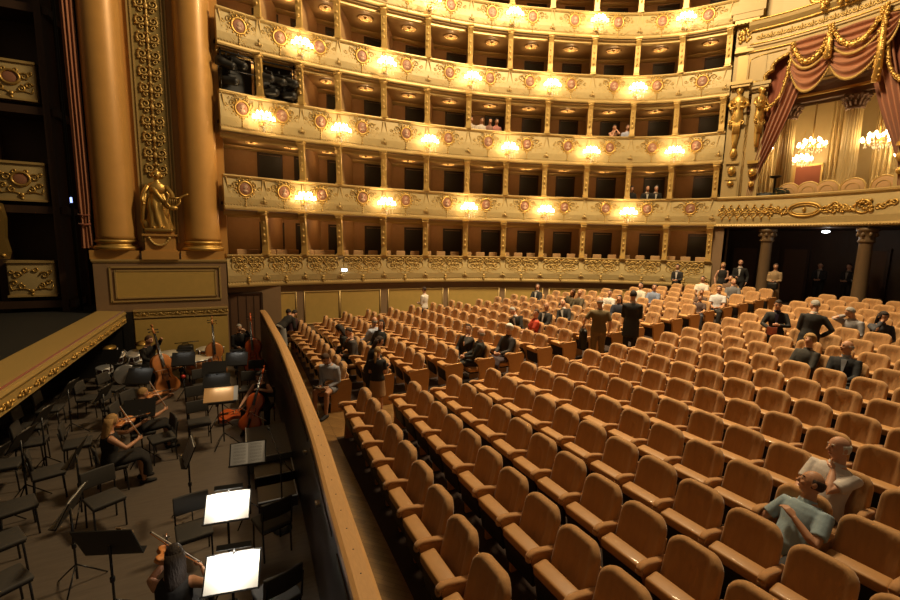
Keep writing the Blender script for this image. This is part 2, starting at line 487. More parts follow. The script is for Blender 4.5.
TIERN = {1:'lowest',2:'second',3:'third',4:'fourth',5:'fifth'}
TL = {1:'lowest gilded balcony tier with dense relief cartouches, just above the stalls wall',
      2:'second gilded balcony tier from below, red portrait medallions, level with the royal box balcony',
      3:'third gilded balcony tier from below with portrait medallions, under the boxes holding spotlights',
      4:'fourth gilded balcony tier from below with portrait medallions, over the boxes holding spotlights',
      5:'topmost visible gilded balcony tier with medallions, cut by the upper picture edge'}
for t in (1,2,3,4,5):
    tag(fascia(t), TL[t], 'balcony', 'curved tiers of theatre boxes')
# upper closing slab over the fifth row of boxes (out of view)
M = mb('box_ceiling'); TIER.sweep(M, [(.1,15.6),(.1,14.75),(-2.2,14.75),(-2.2,15.6)], 0, S1+.2, .3); struct(M.build('trim_1'))

# ------------------------------------------------------------------ stalls wall under the lowest tier
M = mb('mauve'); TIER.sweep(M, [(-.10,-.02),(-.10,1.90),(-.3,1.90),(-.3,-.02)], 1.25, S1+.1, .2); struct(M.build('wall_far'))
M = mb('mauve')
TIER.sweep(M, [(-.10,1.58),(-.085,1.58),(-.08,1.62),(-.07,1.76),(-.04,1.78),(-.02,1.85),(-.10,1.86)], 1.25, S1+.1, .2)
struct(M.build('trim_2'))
PANELS = []
edges = [1.42, CON[1]-.12, CON[1]+.22, CON[2]-.05, CON[3]-.1, CON[3]+.1, CON[4], CON[5]-.1, CON[5]+.12, CON[6]+.7, CON[7]+.2, CON[8]-.1, CON[9]-.1, CON[9]+.12, CON[10]+.6, CON[11]]
k = 2
for a, b in ((1.40,2.42),(2.72,CON[2]-.03),(CON[2]+.0,CON[3]-.12),(CON[3]+.22,CON[4]+.85),(CON[4]+1.1,CON[6]-.1),(CON[6]+.2,CON[7]+.2),(CON[7]+.5,CON[9]-.2),(CON[9]+.1,CON[10]+.2),(CON[10]+.5,CON[11]-.1)):
    M = mb('panel_gold'); TIER.sweep(M, [(-.095,.30),(-.095,1.52),(-.12,1.52),(-.12,.30)], a+.04, b-.04, .2)
    M.use('fascia_trim')
    for z in (.28,1.52): TIER.sweep(M, [(-.10,z-.025),(-.075,z-.02),(-.07,z+.01),(-.10,z+.03)], a, b, .2)
    for s in (a, b): M.tube([TIER.at(s,-.085,.27), TIER.at(s,-.085,1.54)], .025, 5)
    k += 1; struct(M.build('trim_%d' % k))

# ------------------------------------------------------------------ stalls floor
xs = [.86,1.2] + FX[1:-1] + [19.5,22.6]
ys = [-1.0 + i*.9 for i in range(20)]
P = [[Vector((x+ (bow(y) if 1.5 < x < 18 else 0), y, F(x))) for y in ys] for x in xs]
M = mb('parquet'); M.grid([r[::-1] for r in P[:2]], False); M.grid([[Vector((1.2,y,0)) for y in ys][::-1],[Vector((1.42,y,0)) for y in ys][::-1]], False)
M.use('shaded_floor'); M.grid([r[::-1] for r in [[Vector((1.42,y,0)) for y in ys]]+P[2:]], False); M.use('parquet')
struct(M.build('floor'))
M = mb('parquet'); AX = [1.42]+FX[2:-1]; M.grid([[Vector((x,y,F(x)+.006)) for y in (8.62,7.45)] for x in AX], False); struct(M.build('floor_aisle'))
# ------------------------------------------------------------------ exit light on the lowest tier
e = TIER.frame(s_of(3.62,17.0), 0, .10)
M = mb('lamp_white'); M.box((0,0,2.36), (.20,.03,.09), e); M.use('black'); M.box((0,.04,2.36), (.25,.05,.14), e)
tag(M.build('emergency_light'), 'small lit white emergency light on the front of the lowest balcony', 'lamp')
# ------------------------------------------------------------------ who sits where (found before the seats are built)
# (block, row, place from the aisle)
SIT = {}
def S_(n, *a): SIT[n] = a; OCCUPIED.add(a)
S_('pit_corner','far',0,9)
S_('lightblue_bald','far',2,5); S_('black_longhair','far',2,4)
S_('dark_woman_row2','far',1,4); S_('dark_man_row2','far',1,3)
S_('reader','far',0,0)
S_('couple_woman','far',4,1); S_('couple_man','far',4,0); S_('white_hair','far',5,0)
S_('longhair_back','far',11,9); S_('olive_woman','far',11,6); S_('olive_man','far',11,5)
S_('dark_suit_white_shirt','far',9,3); S_('leaning_suit','far',7,3); S_('red_top','far',7,2); S_('bald_suit','far',8,3)
S_('boy_white','far',12,4); S_('dark_back','far',11,2); 
S_('white_top_back','far',14,4); S_('blue_top_back','far',14,3)
S_('white_shirt_man','far',17,3); S_('child_front','far',15,1); S_('white_shirt_man2','far',15,0); S_('child_aisle','far',14,0)
S_('dark_behind','far',18,2); S_('grey_behind','far',17,1)
S_('blond_woman','near',10,5); S_('dark_suit_near','near',10,6); S_('grey_shirt','near',14,4); S_('darkhair_woman','near',14,5)
S_('blue_polo','near',4,9); S_('white_bald','near',5,9)
# ------------------------------------------------------------------ theatre seats (local: the seat faces -x, width along y)
RXS = [1.9,2.82,3.65,4.51,5.37,6.22,7.11,7.92,8.81,9.67,10.47,11.31,12.13,12.94,13.65,14.57,15.43,16.33,17.1]
def rrect(hy, z0, z1, rb, rt, n=5):
    """rounded rectangle outline (y, z), counter-clockwise"""
    out = []
    for cy, cz, r, a0 in ((hy-rb,z0+rb,rb,-PI/2),(hy-rt,z1-rt,rt,0),(-hy+rt,z1-rt,rt,PI/2),(-hy+rb,z0+rb,rb,PI)):
        for i in range(n+1):
            a = a0+PI/2*i/n; out.append((cy+r*math.cos(a), cz+r*math.sin(a)))
    return out
def back_me(seed):
    r = random.Random(seed); ph = r.uniform(0,6); r0 = r.uniform(36,60); am = r.uniform(.005,.014)
    M = mb('velvet'); rot = Matrix.Rotation(math.radians(12),4,'Y')
    hy, z0, z1 = .247, -.30, .305
    base = rrect(hy, z0, z1, .06, .125)
    n = len(base); rows = []
    def row(ins, x):
        ky, kz = (hy-ins)/hy, ((z1-z0)/2-ins)/((z1-z0)/2); zc = (z0+z1)/2; R = []
        for y, z in base:
            yy, zz = y*ky, zc+(z-zc)*kz; h = (zz-z0)/(z1-z0)
            xx = x - .055*(yy/.25)**2 + .02*math.sin(PI*h)
            if x < -.02: xx += am*math.sin(yy*r0+ph+h)*min(1, ins/.05)
            R.append(Vector((xx, yy*(1-.05*h), zz)))
        return R
    for ins, x in ((.03,.055),(.006,.045),(0,.02),(.002,-.005),(.010,-.028),(.024,-.042),(.045,-.050),(.075,-.052),(.11,-.050),(.15,-.048),(.19,-.047),(.225,-.046)):
        rows.append(row(ins, x))
    vs = [rot@p+Vector((0,0,.655)) for R in rows for p in R]
    fs = [(i*n+j, i*n+(j+1)%n, (i+1)*n+(j+1)%n, (i+1)*n+j) for i in range(len(rows)-1) for j in range(n)]
    fs += [tuple(range(n))[::-1], tuple((len(rows)-1)*n+j for j in range(n))]
    M.add([tuple(v) for v in vs], fs, True)
    return M.mesh('backrest')
BACKS = [back_me(i) for i in range(4)]
def shell_me():
    M = mb('seat_wood'); rot = Matrix.Rotation(math.radians(11),4,'Y')
    M.pillow((.062,0,.52), (.03,.40,.44), .015, 2, rot=rot); return M.mesh('back_shell')
SHELL = shell_me()
def cushion_up():
    M = mb('velvet_pad')
    # tipped-up seat: its wide front edge is on top, the dark underside faces the stage
    M.pillow((-.15,0,.42), (.28,.455,.06), .025, 3, rot=Matrix.Rotation(math.radians(74),4,'Y'))
    M.use('seat_wood'); M.pillow((-.235,0,.575), (.165,.46,.11), .03, 3, rot=Matrix.Rotation(math.radians(-6),4,'Y'))
    M.use('seat_black'); M.pillow((-.262,0,.42), (.36,.44,.05), .02, 2, rot=Matrix.Rotation(math.radians(80),4,'Y'))
    return M.mesh('seat_cushion')
def cushion_down():
    M = mb('velvet_pad'); M.pillow((-.28,0,.385), (.46,.455,.12), .05, 4)
    M.use('seat_black'); M.box((-.28,0,.32), (.42,.44,.03)); return M.mesh('seat_cushion')
CUP, CDN = cushion_up(), cushion_down()
def arm_me(sy):
    M = mb('velvet_pad')
    y = sy*.266
    pts = [(.03,.615),(-.08,.635),(-.20,.66),(-.29,.675),(-.345,.668),(-.372,.64),(-.370,.605)]
    sp = spline([(x,y,z) for x,z in pts],3)
    n = len(sp)
    vs = []
    rings = []
    for i, p in enumerate(sp):
        a = sp[min(i+1,n-1)]-sp[max(i-1,0)]; a.normalize(); up = Vector((a.z,0,-a.x))
        if up.z < 0: up = -up
        wv = .034 if i < n-5 else lerp(.034,.030,(i-(n-5))/4)
        rings.append((p, Vector((0,wv,0)), up*.021))
    M.rings(rings, 10, True, pw=3)
    return M.mesh('armrest')
ARM_R, ARM_L = arm_me(-1), arm_me(1)
def panel_me(sy):
    M = mb('seat_wood'); y = sy*.268
    M.prism([(.05,.0),(.07,.60),(-.10,.62),(-.31,.655),(-.35,.63),(-.33,.56),(-.27,.46),(-.20,.33),(-.19,.0)], .04, Matrix.Translation((0,y,0)))
    return M.mesh('side_panel')
PAN_R, PAN_L = panel_me(-1), panel_me(1)
def end_me(sy):
    M = mb('seat_wood'); y = sy*.285
    out = [(.10,0),(.15,.60),(.10,.68),(-.22,.66),(-.34,.64),(-.36,.58),(-.30,.52),(-.27,.30),(-.29,.0)]
    M.prism(out, .05, Matrix.Translation((0,y,0)))
    M.prism([(.06,.06),(.10,.58),(-.22,.56),(-.24,.06)], .056, Matrix.Translation((0,y,0)))
    return M.mesh('end_panel')
END_R, END_L = end_me(-1), end_me(1)
OCC = OCCUPIED
def seat(block, r, k, x, y, ang, ends, label, group):
    e = empty('theatre_seat', (x, y, F(x)), ang)
    tag(e, label, 'seat', group)
    inst('backrest', BACKS[(r*7+k*3) % 4], e); inst('back_shell', SHELL, e)
    inst('seat_cushion', CDN if (block,r,k) in OCC else CUP, e)
    inst('armrest', ARM_R, e)
    if 'L' in ends: inst('armrest', ARM_L, e); inst('end_panel', END_L, e)
    if 'R' in ends: inst('end_panel', END_R, e)
    else: inst('side_panel', PAN_R, e)
    return e
NEARN = [11,12,12,12,12,11,11,10,10,9,9,8,7,7,6,6,5,5,5]
NEAR_Y, FAR_Y = 7.10, 8.92
FARN = [10,11,12,12,12,12,12,12,11,11,11,10,10,9,8,7,6,6,5]
def seat_pos(block, r, k):
    y = NEAR_Y-.555*k if block == 'near' else FAR_Y+.582*k
    x = RXS[r]+bow(y)-.06
    # ends of the far rows come slightly towards the stage
    return x, y, math.atan(2*KROW*(y-7.6))
ALLSEATS = []
for r in range(19):
    for b, N in (('near',NEARN[r]),('far',FARN[r])):
        for k in range(N): ALLSEATS.append((b,r,k))
def dist(q):
    x, y, a = seat_pos(*q); return x*x+y*y
ALLSEATS.sort(key=dist)
REST = MB()
def rest_add(me, T):
    for m in me.materials:
        if m.name not in REST.mats: REST.mats.append(m.name)
    o = len(REST.v); REST.v += [tuple(T@v.co) for v in me.vertices]
    for p in me.polygons:
        REST.f.append([i+o for i in p.vertices]); REST.mi.append(REST.mats.index(me.materials[p.material_index].name)); REST.sm.append(p.use_smooth)
for i, (b, r, k) in enumerate(ALLSEATS):
    x, y, a = seat_pos(b, r, k)
    n = NEARN[r] if b == 'near' else FARN[r]
    ends = ('L' if k == 0 else '') if b == 'near' else ('R' if k == 0 else '') + ('L' if k == n-1 else '')
    if i >= 300:
        T = Matrix.Translation((x,y,F(x))) @ Matrix.Rotation(-a,4,'Z')
        for me in (BACKS[(r*7+k*3)%4], SHELL, CDN if (b,r,k) in OCC else CUP, ARM_R, END_R if 'R' in ends else PAN_R): rest_add(me, T)
        continue
    lab = 'tan velvet tip-up seat, %s row from pit, %s from central aisle, %s' % (ORD[r+1], ORD[k+1], 'camera side' if b == 'near' else 'far side')
    seat(b, r, k, x, y, -a, ends, lab, 'tan seats on the near side of the central aisle' if b == 'near' else 'tan seats beyond the central aisle')
tag(REST.build('theatre_seats'), 'farthest tan seats of the back rows beyond the central aisle', 'seats', kind='stuff')
# ------------------------------------------------------------------ crystal wall sconces on the parapets
def sconce_meshes():
    fr = mb('gilt')
    fr.lathe([(0,-.02),(.10,-.02),(.11,0),(.07,.02),(0,.03)], (0,0,0), 14, Matrix.Rotation(PI/2,4,'X'))
    fr.tube(spline([(0,-.02,0),(0,-.14,-.10),(0,-.28,-.06),(0,-.34,.02)],5), .016, 6)
    fr.lathe([(.02,-.04),(.06,0),(.05,.03),(.02,.06)], (0,-.34,0), 10)
    spots = []
    for i in range(9):
        a = PI*(1.05+.9*i/8) if i < 5 else PI*(1.12+.76*(i-5)/3)
        r, z = (.33,.10) if i < 5 else (.20,.24)
        a = PI + PI*(i+.5)/5 if i < 5 else PI + PI*(i-5+.5)/4
        p = Vector((r*math.cos(a), -.30+r*.62*math.sin(a), z)); spots.append(p)
        fr.tube(spline([(0,-.34,.02), (p.x*.6,-.32+(p.y+.30)*.6,-.05), (p.x*.95,p.y,.0), (p.x,p.y,p.z-.06)],4), .010, 5)
        fr.lathe([(.012,-.07),(.035,-.06),(.045,-.04),(.0,-.03)], p, 8)
    cr = mb('crystal'); r = random.Random(3)
    for p in spots:
        for q in range(5):
            a = 2*PI*q/5; L = r.uniform(.05,.10)
            c = Vector((p.x+.045*math.cos(a), p.y+.045*math.sin(a), p.z-.07-L))
            cr.lathe([(0,-.035),(.014,-.01),(.008,.02),(0,.03)], c, 5, smooth=False)
    for k in range(18):
        a = PI+PI*r.random(); rr = r.uniform(.05,.26)
        cr.lathe([(0,-.04),(.016,-.01),(.009,.02),(0,.035)], (rr*math.cos(a), -.30+rr*.6*math.sin(a), r.uniform(-.26,-.06)), 5, smooth=False)
    for z, rr in ((-.16,.03),(-.24,.04),(-.31,.022)): cr.ball((0,-.34,z), rr, 8, 6)
    bu = mb('bulb'); bu.lathe([(0,-.05),(.038,-.035),(.050,.0),(.040,.06),(.016,.10),(0,.112)], (0,0,0), 10)
    return fr.mesh('lamp_frame'), cr.mesh('crystal_drops'), bu.mesh('candle_bulb'), spots
SFR, SCR, SBU, SSP = sconce_meshes()
WARMC = (1.,.68,.33)
def sconce(t, ci, label, energy):
    M = TIER.frame(CON[ci], ZB[t]+.34, .075)
    e = empty('wall_sconce'); e.matrix_world = M
    tag(e, label, 'wall lamp', 'lit crystal sconces on the balcony fronts')
    inst('lamp_frame', SFR, e); inst('crystal_drops', SCR, e)
    for p in SSP: inst('candle_bulb', SBU, e, p)
    l = bpy.data.lights.new('candle_glow', 'POINT'); l.energy = energy; l.color = WARMC; l.shadow_soft_size = .16
    o = bpy.data.objects.new('candle_glow', l); COL.objects.link(o); o.parent = e; o.location = (0,-.36,.16)
SCN = {1:[],2:[1,3,5,7,9],3:[0,2,4,6,8,10],4:[1,3,5,7,9],5:[0,2,4,6,8,10]}
for t, L in SCN.items():
    for i, c in enumerate(L):
        sconce(t, c, 'lit crystal sconce on the %s balcony tier from below, %s from the left' % (TIERN[t] if t < 5 else 'fifth', ORD[i+1]), SCONCE_W)
# ------------------------------------------------------------------ proscenium pier
M = mb('mauve'); M.box((-2.255,17.05,.91), (3.59,1.2,3.62)); struct(M.build('wall_proscenium'))
M = mb('fascia_trim')
M.box((-2.255,17.03,2.745), (3.65,1.24,.06)); M.box((-2.255,17.03,2.70), (3.62,1.21,.04))
struct(M.build('trim_20'))
M = mb('panel_gold'); M.box((-2.15,16.44,2.0), (2.75,.03,.86)); M.use('fascia_trim')
for dx, w, z0, z1 in ((0,2.98,1.46,2.53),(0,2.72,1.57,2.42)):
    for z in (z0,z1): M.box((-2.15,16.435,z), (w,.05,.045))
    for sx in (-1,1): M.box((-2.15+sx*w/2,16.435,(z0+z1)/2), (.045,.05,z1-z0+.04))
struct(M.build('trim_21'))
M = mb('panel_gold'); M.box((-1.80,16.43,-.02), (2.62,.05,1.75)); M.use('fascia_trim'); M.box((-1.80,16.41,1.15), (2.66,.1,.06)); M.box((-1.80,16.42,.93), (2.64,.08,.04))
M.use('panel_gold'); M.box((-1.80,16.43,1.04), (2.64,.06,.19)); M.use('gilt_orn')
for x in (-2.85,-2.4,-1.95,-1.5,-1.05,-.68):
    for sg in (-1,1):
        M.tube([(x+sg*a,16.385,1.04+b) for a,b in spiral((.10,0),.07,PI,1.3,9,sg)], .016, 4)
        M.ball((x+sg*.19,16.39,1.04), (.05,.02,.03), 6, 4)
    M.ball((x,16.385,1.04), (.04,.03,.05), 6, 4)
struct(M.build('trim_22'))
M = mb('black'); M.box((-3.28,16.5,.12), (.26,.25,2.0)); M.box((-4.8,16.45,-.02), (2.8,.1,1.9)); struct(M.build('trim_23'))  # dark post, then a black sheet added for the shade below the stage
M = mb('ochre_marble'); M.box((-2.23,17.3,9.0), (3.66,.6,12.1)); struct(M.build('wall_pier'))
# framed panel with the climbing foliage ornament
def foliage():
    e = empty('pier_ornament', (-2.33,17.0,5.3))
    M = mb('pier_panel'); M.box((0,-.02,3.8), (1.0,.04,11.6)); M.build('panel', e)
    M = mb('fascia_trim')
    for x in (-.49,-.40,.40,.49): M.box((x,-.05,3.8), (.035,.05,11.6))
    M.build('frame', e)
    M = mb('gilt_orn'); M.tube([(0,-.07,.0),(0,-.07,9.4)], .03, 6)
    for k in range(19):
        z = .25+k*.49
        for sg in (-1,1):
            M.tube([(sg*(a),-.075,z+b) for a,b in spiral((.17,.10),.145,-PI*.75,1.5,13,1)], [.034-.014*i/13 for i in range(14)], 5)
            M.tube([(sg*(a),-.07,z+b) for a,b in spiral((.14,-.10),.085,PI*.7,1.2,9,-1)], .022, 5)
            for q in ((.05,.22),(.26,-.02),(.09,-.02),(.24,.22)): M.ball((sg*q[0],-.08,z+q[1]), (.05,.03,.038), 6, 4)
        M.ball((0,-.09,z+.02), (.06,.05,.10), 8, 6); M.ball((0,-.09,z+.25), (.04,.04,.06), 7, 5)
    M.build('foliage_relief', e)
    return e
tag(foliage(), 'tall gilded foliage ornament climbing the panel between the two proscenium columns', 'ornament')
def column(x, lab):
    e = empty('column', (x,16.92,2.775))
    M = mb('gilt_dark'); M.use('ochre_marble'); M.box((0,.12,.135), (1.24,1.1,.27)); M.build('plinth', e)
    M = mb('gilt'); M.lathe([(.53,.27),(.61,.29),(.635,.34),(.61,.40),(.55,.42),(.53,.44),(.525,.49),(.55,.50),(.575,.54),(.56,.585),(.53,.60),(.515,.63)], n=40); M.build('base_moulding', e)
    M = mb('ochre_marble'); M.lathe([(.535,.61),(.525,.72),(.525,3.),(.52,6.),(.515,9.),(.505,12.2)], n=48); M.build('shaft', e)
    tag(e, lab, 'column', 'engaged columns beside the stage opening')
column(-3.50, 'left smooth ochre column of the proscenium, next to the red stage curtain')
column(-1.13, 'right smooth ochre column of the proscenium, next to the curved boxes')
# pedestal of the statue
e = empty('statue_pedestal', (-2.30,16.67,2.775)); M = mb('ochre_marble'); M.box((0,0,.13), (.98,.62,.26)); M.build('plinth', e)
M = mb('ochre_marble'); M.box((0,0,.50), (.78,.52,.50)); M.build('die', e)
M = mb('ochre_marble'); M.box((0,0,.77), (.90,.62,.06)); M.box((0,0,.86), (.72,.5,.16)); M.box((0,0,.27), (.86,.58,.04)); M.build('cap', e)
M = mb('gilt_orn')
M.tube(spline([(-.27,-.28,.66),(-.15,-.30,.50),(0,-.31,.44),(.15,-.30,.50),(.27,-.28,.66)],5), .035, 6)
for x in (-.27,.27): M.ball((x,-.28,.67), .05, 8, 6)
for i in range(9): M.ball((lerp(-.22,.22,i/8),-.30,.46+.12*abs(i/4-1)**2), .035, 6, 4)
M.build('swag', e)
tag(e, 'small pedestal with carved swag under the gilded statue between the columns', 'pedestal')

# ------------------------------------------------------------------ stage, lip, curtain, side boxes
M = mb('stage_floor'); M.box((-9.0,8.0,1.05), (10.2,22.,.12)); struct(M.build('floor_stage'))
M = mb('soft_black'); M.box((-14.1,8.,6.), (.2,24.,12.)); struct(M.build('wall_stage_back'))
M = mb('soft_black'); M.box((-9.2,18.9,6.), (10.6,.2,14.)); struct(M.build('wall_stage_side'))
M = mb('soft_black'); M.box((-5.6,8.,-.1), (.2,22.,2.2)); M.box((-5.,8.,-.93), (1.4,22.,.06)); struct(M.build('wall_pit'))
# lip of the stage with its moulded, gilded front
e = empty('stage_lip', (-3.3,8.,.8))
M = mb('lip')
pr = [(-.80,.36),(-.72,.40),(-.15,.36),(-.02,.33),(.0,.28),(-.03,.22),(-.01,.0),(-.10,-.02),(-.80,-.02)]
ya, yb = -6., 8.42
M.add([(x,y,z) for y in (ya,yb) for x,z in pr], [(i,(i+1)%9,(i+1)%9+9,i+9) for i in range(9)]+[tuple(range(9))[::-1], tuple(range(9,18))], False)
M.build('moulded_ledge', e)
M = mb('curtain_in'); M.tube([(-.085,ya,.353),(-.085,yb,.353)], .022, 6); M.build('edge_cord', e)
M = mb('gilt'); 
y = -5.6
while y < 8.2:
    for sg in (-1,1):
        M.tube([(.0,y+sg*a,.11+b) for a,b in spiral((.11,0),.075,PI,1.3,8,sg)], .015, 4)
        M.ball((.0,y+sg*.20,.11), (.02,.05,.03), 6, 4)
    M.ball((.005,y,.11), (.025,.05,.06), 6, 4); y += .62; M.build('relief_motif', e); M = mb('gilt')

tag(e, 'long tan and gilded lip of the stage running above the orchestra pit', 'stage edge')
# red drape
e = empty('stage_curtain', (-4.19,16.72,3.1))
rows = []
for i in range(30):
    z = i/29*12
    pin = 1-.22*math.exp(-((z-.75)/.35)**2)
    rows.append([Vector((lerp(-.14,.14,j/24)*pin, -.05+.05*math.sin(j/24*PI*6)+.02*math.sin(z*.7+j), z)) for j in range(25)])
M = mb('curtain'); M.grid(rows); M.grid([[Vector((p.x,p.y+.14,p.z)) for p in r[::-1]] for r in rows])
M.grid([[r[0], r[0]+Vector((0,.14,0))] for r in rows]); M.grid([[r[-1]+Vector((0,.14,0)), r[-1]] for r in rows]); M.build('drape', e)
M = mb('curtain_in'); M.tube([(-.15,-.10,.72),(0,-.12,.70),(.14,-.09,.73)], .03, 6); M.tube([(-.15,-.10,1.0),(0,-.12,.98),(.14,-.09,1.0)], .02, 6); M.build('tie_band', e)
tag(e, 'narrow terracotta drape hanging beside the left proscenium column', 'curtain')
# stage-side boxes
def stage_box(zb, zt, lab, kind):
    e = empty('stage_box', (-5.75,17.3,zb))
    h = zt-zb
    M = mb('fascia'); M.pillow((0,.12,h/2), (1.12,.3,h), .05, 3); M.build('parapet', e)
    M = mb('fascia_trim'); M.box((0,.1,h), (1.16,.36,.07)); M.build('handrail', e); M = mb('fascia_trim'); M.box((0,.1,.02), (1.14,.34,.06)); M.build('lower_moulding', e)
    M = mb('gilt')
    for sg in (-1,1):
        for (px,pz,r,a0,tn,d) in ((.32,.62,.12,PI,1.4,-1),(.40,.40,.09,0,1.3,1),(.22,.30,.10,PI/2,1.4,-1),(.12,.78,.08,PI,1.2,1),(.44,.72,.07,PI,1.2,1)):
            M.tube([(sg*(px+a),-.05,(pz*h+b)) for a,b in spiral((0,0),r,a0,tn,11,d)], [.026-.012*i/11 for i in range(12)], 5)
        M.tube([(sg*a,-.045,b*h) for a,b in ((0,.16),(.12,.22),(.3,.24),(.46,.2),(.50,.34))], .018, 5)
    M.ball((0,-.06,.16*h), (.06,.04,.06), 8, 6); M.ball((0,-.06,.06*h), (.045,.03,.05), 8, 6); M.build('scrollwork', e)
    if kind:
        M = mb('gilt'); M.tube([(.21*math.cos(q),-.05,.58*h+.19*math.sin(q)) for q in [2*PI*i/24 for i in range(25)]], .04, 6, False); md = M.build('medallion', e)
        M = mb('medal_red'); M.ball((0,-.035,.58*h), (.19,.03,.17), 16, 8); M.build('medallion_disc', md)
    tag(e, lab, 'theatre box', 'gilded box fronts beside the stage')
stage_box(1.60,2.66,'lowest gilded box front at stage level, left of the red drape',False)
stage_box(4.46,5.56,'middle gilded box front with red medallion, left of the stage drape',True)
stage_box(7.33,8.38,'upper gilded box front with red medallion, at the top left corner',True)
M = mb('dark_brown')
for z in (1.35,4.22,7.08,9.9): M.box((-5.65,17.75,z), (1.8,1.0,.22))
M.box((-4.98,17.6,7.), (.16,.9,12.)); M.box((-6.5,17.9,7.), (.2,.6,12.)); M.box((-5.7,18.5,7.), (2.,.2,12.))
struct(M.build('wall_stage_boxes'))
M = mb('gilt_dark')   # carved volute consoles beside the lowest opening
e = empty('box_console', (-6.22,17.10,2.75)); M.prism([(-.10,0),(.06,.0),(.12,.2),(.06,.6),(.10,1.2),(.04,1.6),(-.12,1.65),(-.16,1.2),(-.12,.5),(-.20,.2)], .2); M.build('volute', e)
M = mb('gilt'); M.ball((-.02,-.1,1.45), .10, 8, 6); M.ball((.0,-.1,.10), .06, 8, 6); M.build('boss', e)
tag(e, 'carved scroll console at the far left edge above the lowest stage box', 'bracket')
M = mb('black'); M.tube([(-4.62,17.26,1.1),(-4.62,17.26,12.)], .04, 8); struct(M.build('trim_25'))
M = mb('lamp_blue'); M.box((-4.62,17.212,4.55), (.05,.03,.16)); tag(M.build('indicator_lamp'), 'tiny blue indicator lamp in the dark gap left of the drape', 'lamp')

# ------------------------------------------------------------------ orchestra pit shell
M = mb('pit_floor'); M.box((-2.1,7.8,-.95), (6.0,19.,.10)); struct(M.build('floor_pit'))
M = mb('mauve'); M.box((.40,17.22,.48), (1.75,.8,2.74))
struct(M.build('wall_pit_back'))
M = mb('brown_wall'); M.box((.10,16.80,.33), (1.0,.06,2.46)); M.use('dark_brown'); M.box((.10,16.78,1.57), (1.08,.1,.06))
for x in (-.42,.62): M.box((x,16.78,.33), (.07,.1,2.46))
for x in (-.15,.12,.36): M.box((x,16.765,.33), (.02,.02,2.3))
struct(M.build('door_1'))
RAIL = Curve([(.56,16.3),(.62,15.2),(.68,13.3),(.75,11.),(.77,8.6),(.755,5.7),(.70,4.),(.665,2.8),(.60,1.2),(.5,-.5)])
e = empty('pit_rail', (.7,8.,0))
def PR(n, M):
    o = M.build(n, e); o.location = (-.7,-8.,0); return o
M = mb('pit_wall'); RAIL.sweep(M, [(.02,-.9),(.02,.93),(-.12,.93),(-.12,-.9)], 0, RAIL.L, .3); PR('dark_panel', M)
M = mb('rail_wood'); RAIL.sweep(M, [(.03,.93),(.045,.96),(.035,1.0),(.0,1.015),(-.12,1.015),(-.15,.995),(-.155,.96),(-.14,.93)], 0, RAIL.L, .15)
for k in range(60):
    s = .2+k*.28
    M.use('dark_brown'); M.ball(RAIL.at(s,-.06,1.012), (.010,.010,.006), 6, 4)
PR('wooden_handrail', M)
M = mb('dark_brown')
for k in range(8): RAIL.sweep(M, [(.022,.75),(.035,.75),(.035,.80),(.022,.80)], .2+k*2.1, 2.0+k*2.1, .3)
PR('moulding', M)
for k, s in enumerate((10.3,11.6)):
    M = mb('steel'); M.box(RAIL.at(s,.05,.55), (.05,.09,.04)); PR('socket', M)
tag(e, 'curved dark pit wall topped by a pale wooden handrail', 'railing')
# ------------------------------------------------------------------ the royal box and what is under it
RC = Curve([(18.05,11.75),(18.45,11.1),(18.85,10.2),(19.1,9.2),(19.22,8.2),(19.2,7.2),(19.02,6.2),(18.7,5.3),(18.2,4.4)])
SC0 = 3.3
def mir(s): return 2*SC0-s
e = empty('royal_balcony', RC.at(SC0,0,4.45)); W = e.location.copy()
def RP(n, M, par=None):
    o = M.build(n, par or e)
    if par is None: o.location = -W
    return o
M = mb('fascia'); RC.sweep(M, [(-.3,4.42),(.02,4.42),(.06,4.5),(.10,4.75),(.09,5.0),(.04,5.35),(.02,5.5),(-.3,5.5)], .02, 6.6, .18); RP('parapet', M)
M = mb('fascia_trim'); RC.sweep(M, [(-.3,5.48),(.05,5.48),(.10,5.54),(.11,5.60),(.09,5.63),(-.3,5.63)], .02, 6.6, .18); RP('handrail', M)
M = mb('fascia_trim'); RC.sweep(M, [(.0,4.40),(.08,4.40),(.11,4.44),(.09,4.50),(.05,4.55),(.0,4.53)], .02, 6.6, .18)
for k in range(72): M.ball(RC.at(.08+k*.09,.10,4.46), (.03,.03,.03), 6, 4)
RP('beaded_moulding', M)
M = mb('gilt')
for s0 in (2.97,):
    for rx, rz, w in ((.50,.25,.045),(.40,.17,.022)):
        RC.tube(M, [(s0+rx*math.cos(q), 5.03+rz*math.sin(q)) for q in [2*PI*i/24 for i in range(25)]], w, 6, .115)
    M.ball(RC.at(s0,.11,5.03), (.10,.06,.09), 10, 8)
RP('oval_relief', M)
M = mb('gilt')
for s0, dr in ((2.35,-1),(3.58,1)):
    for i in range(5):
        RC.tube(M, [(s0+dr*(i*.16)+a*.9, 5.02+b) for a,b in spiral((0,0),.15-.012*i,PI/2*i,1.4,11,1 if i % 2 else -1)], [.042-.02*q/11 for q in range(12)], 5, .11)
        for q in range(3): M.ball(RC.at(s0+dr*(i*.16)+RND.uniform(-.1,.1),.12,5.02+RND.uniform(-.16,.16)), (.06,.04,.04), 6, 5)
for q in range(26): M.ball(RC.at(4.67+RND.uniform(-.28,.28),.12,5.05+RND.uniform(-.17,.2)), (.07,.05,.05), 7, 5)
RC.tube(M, [(4.67+.22*math.cos(q), 5.05+.22*math.sin(q)) for q in [2*PI*i/16 for i in range(17)]], .04, 6, .11)
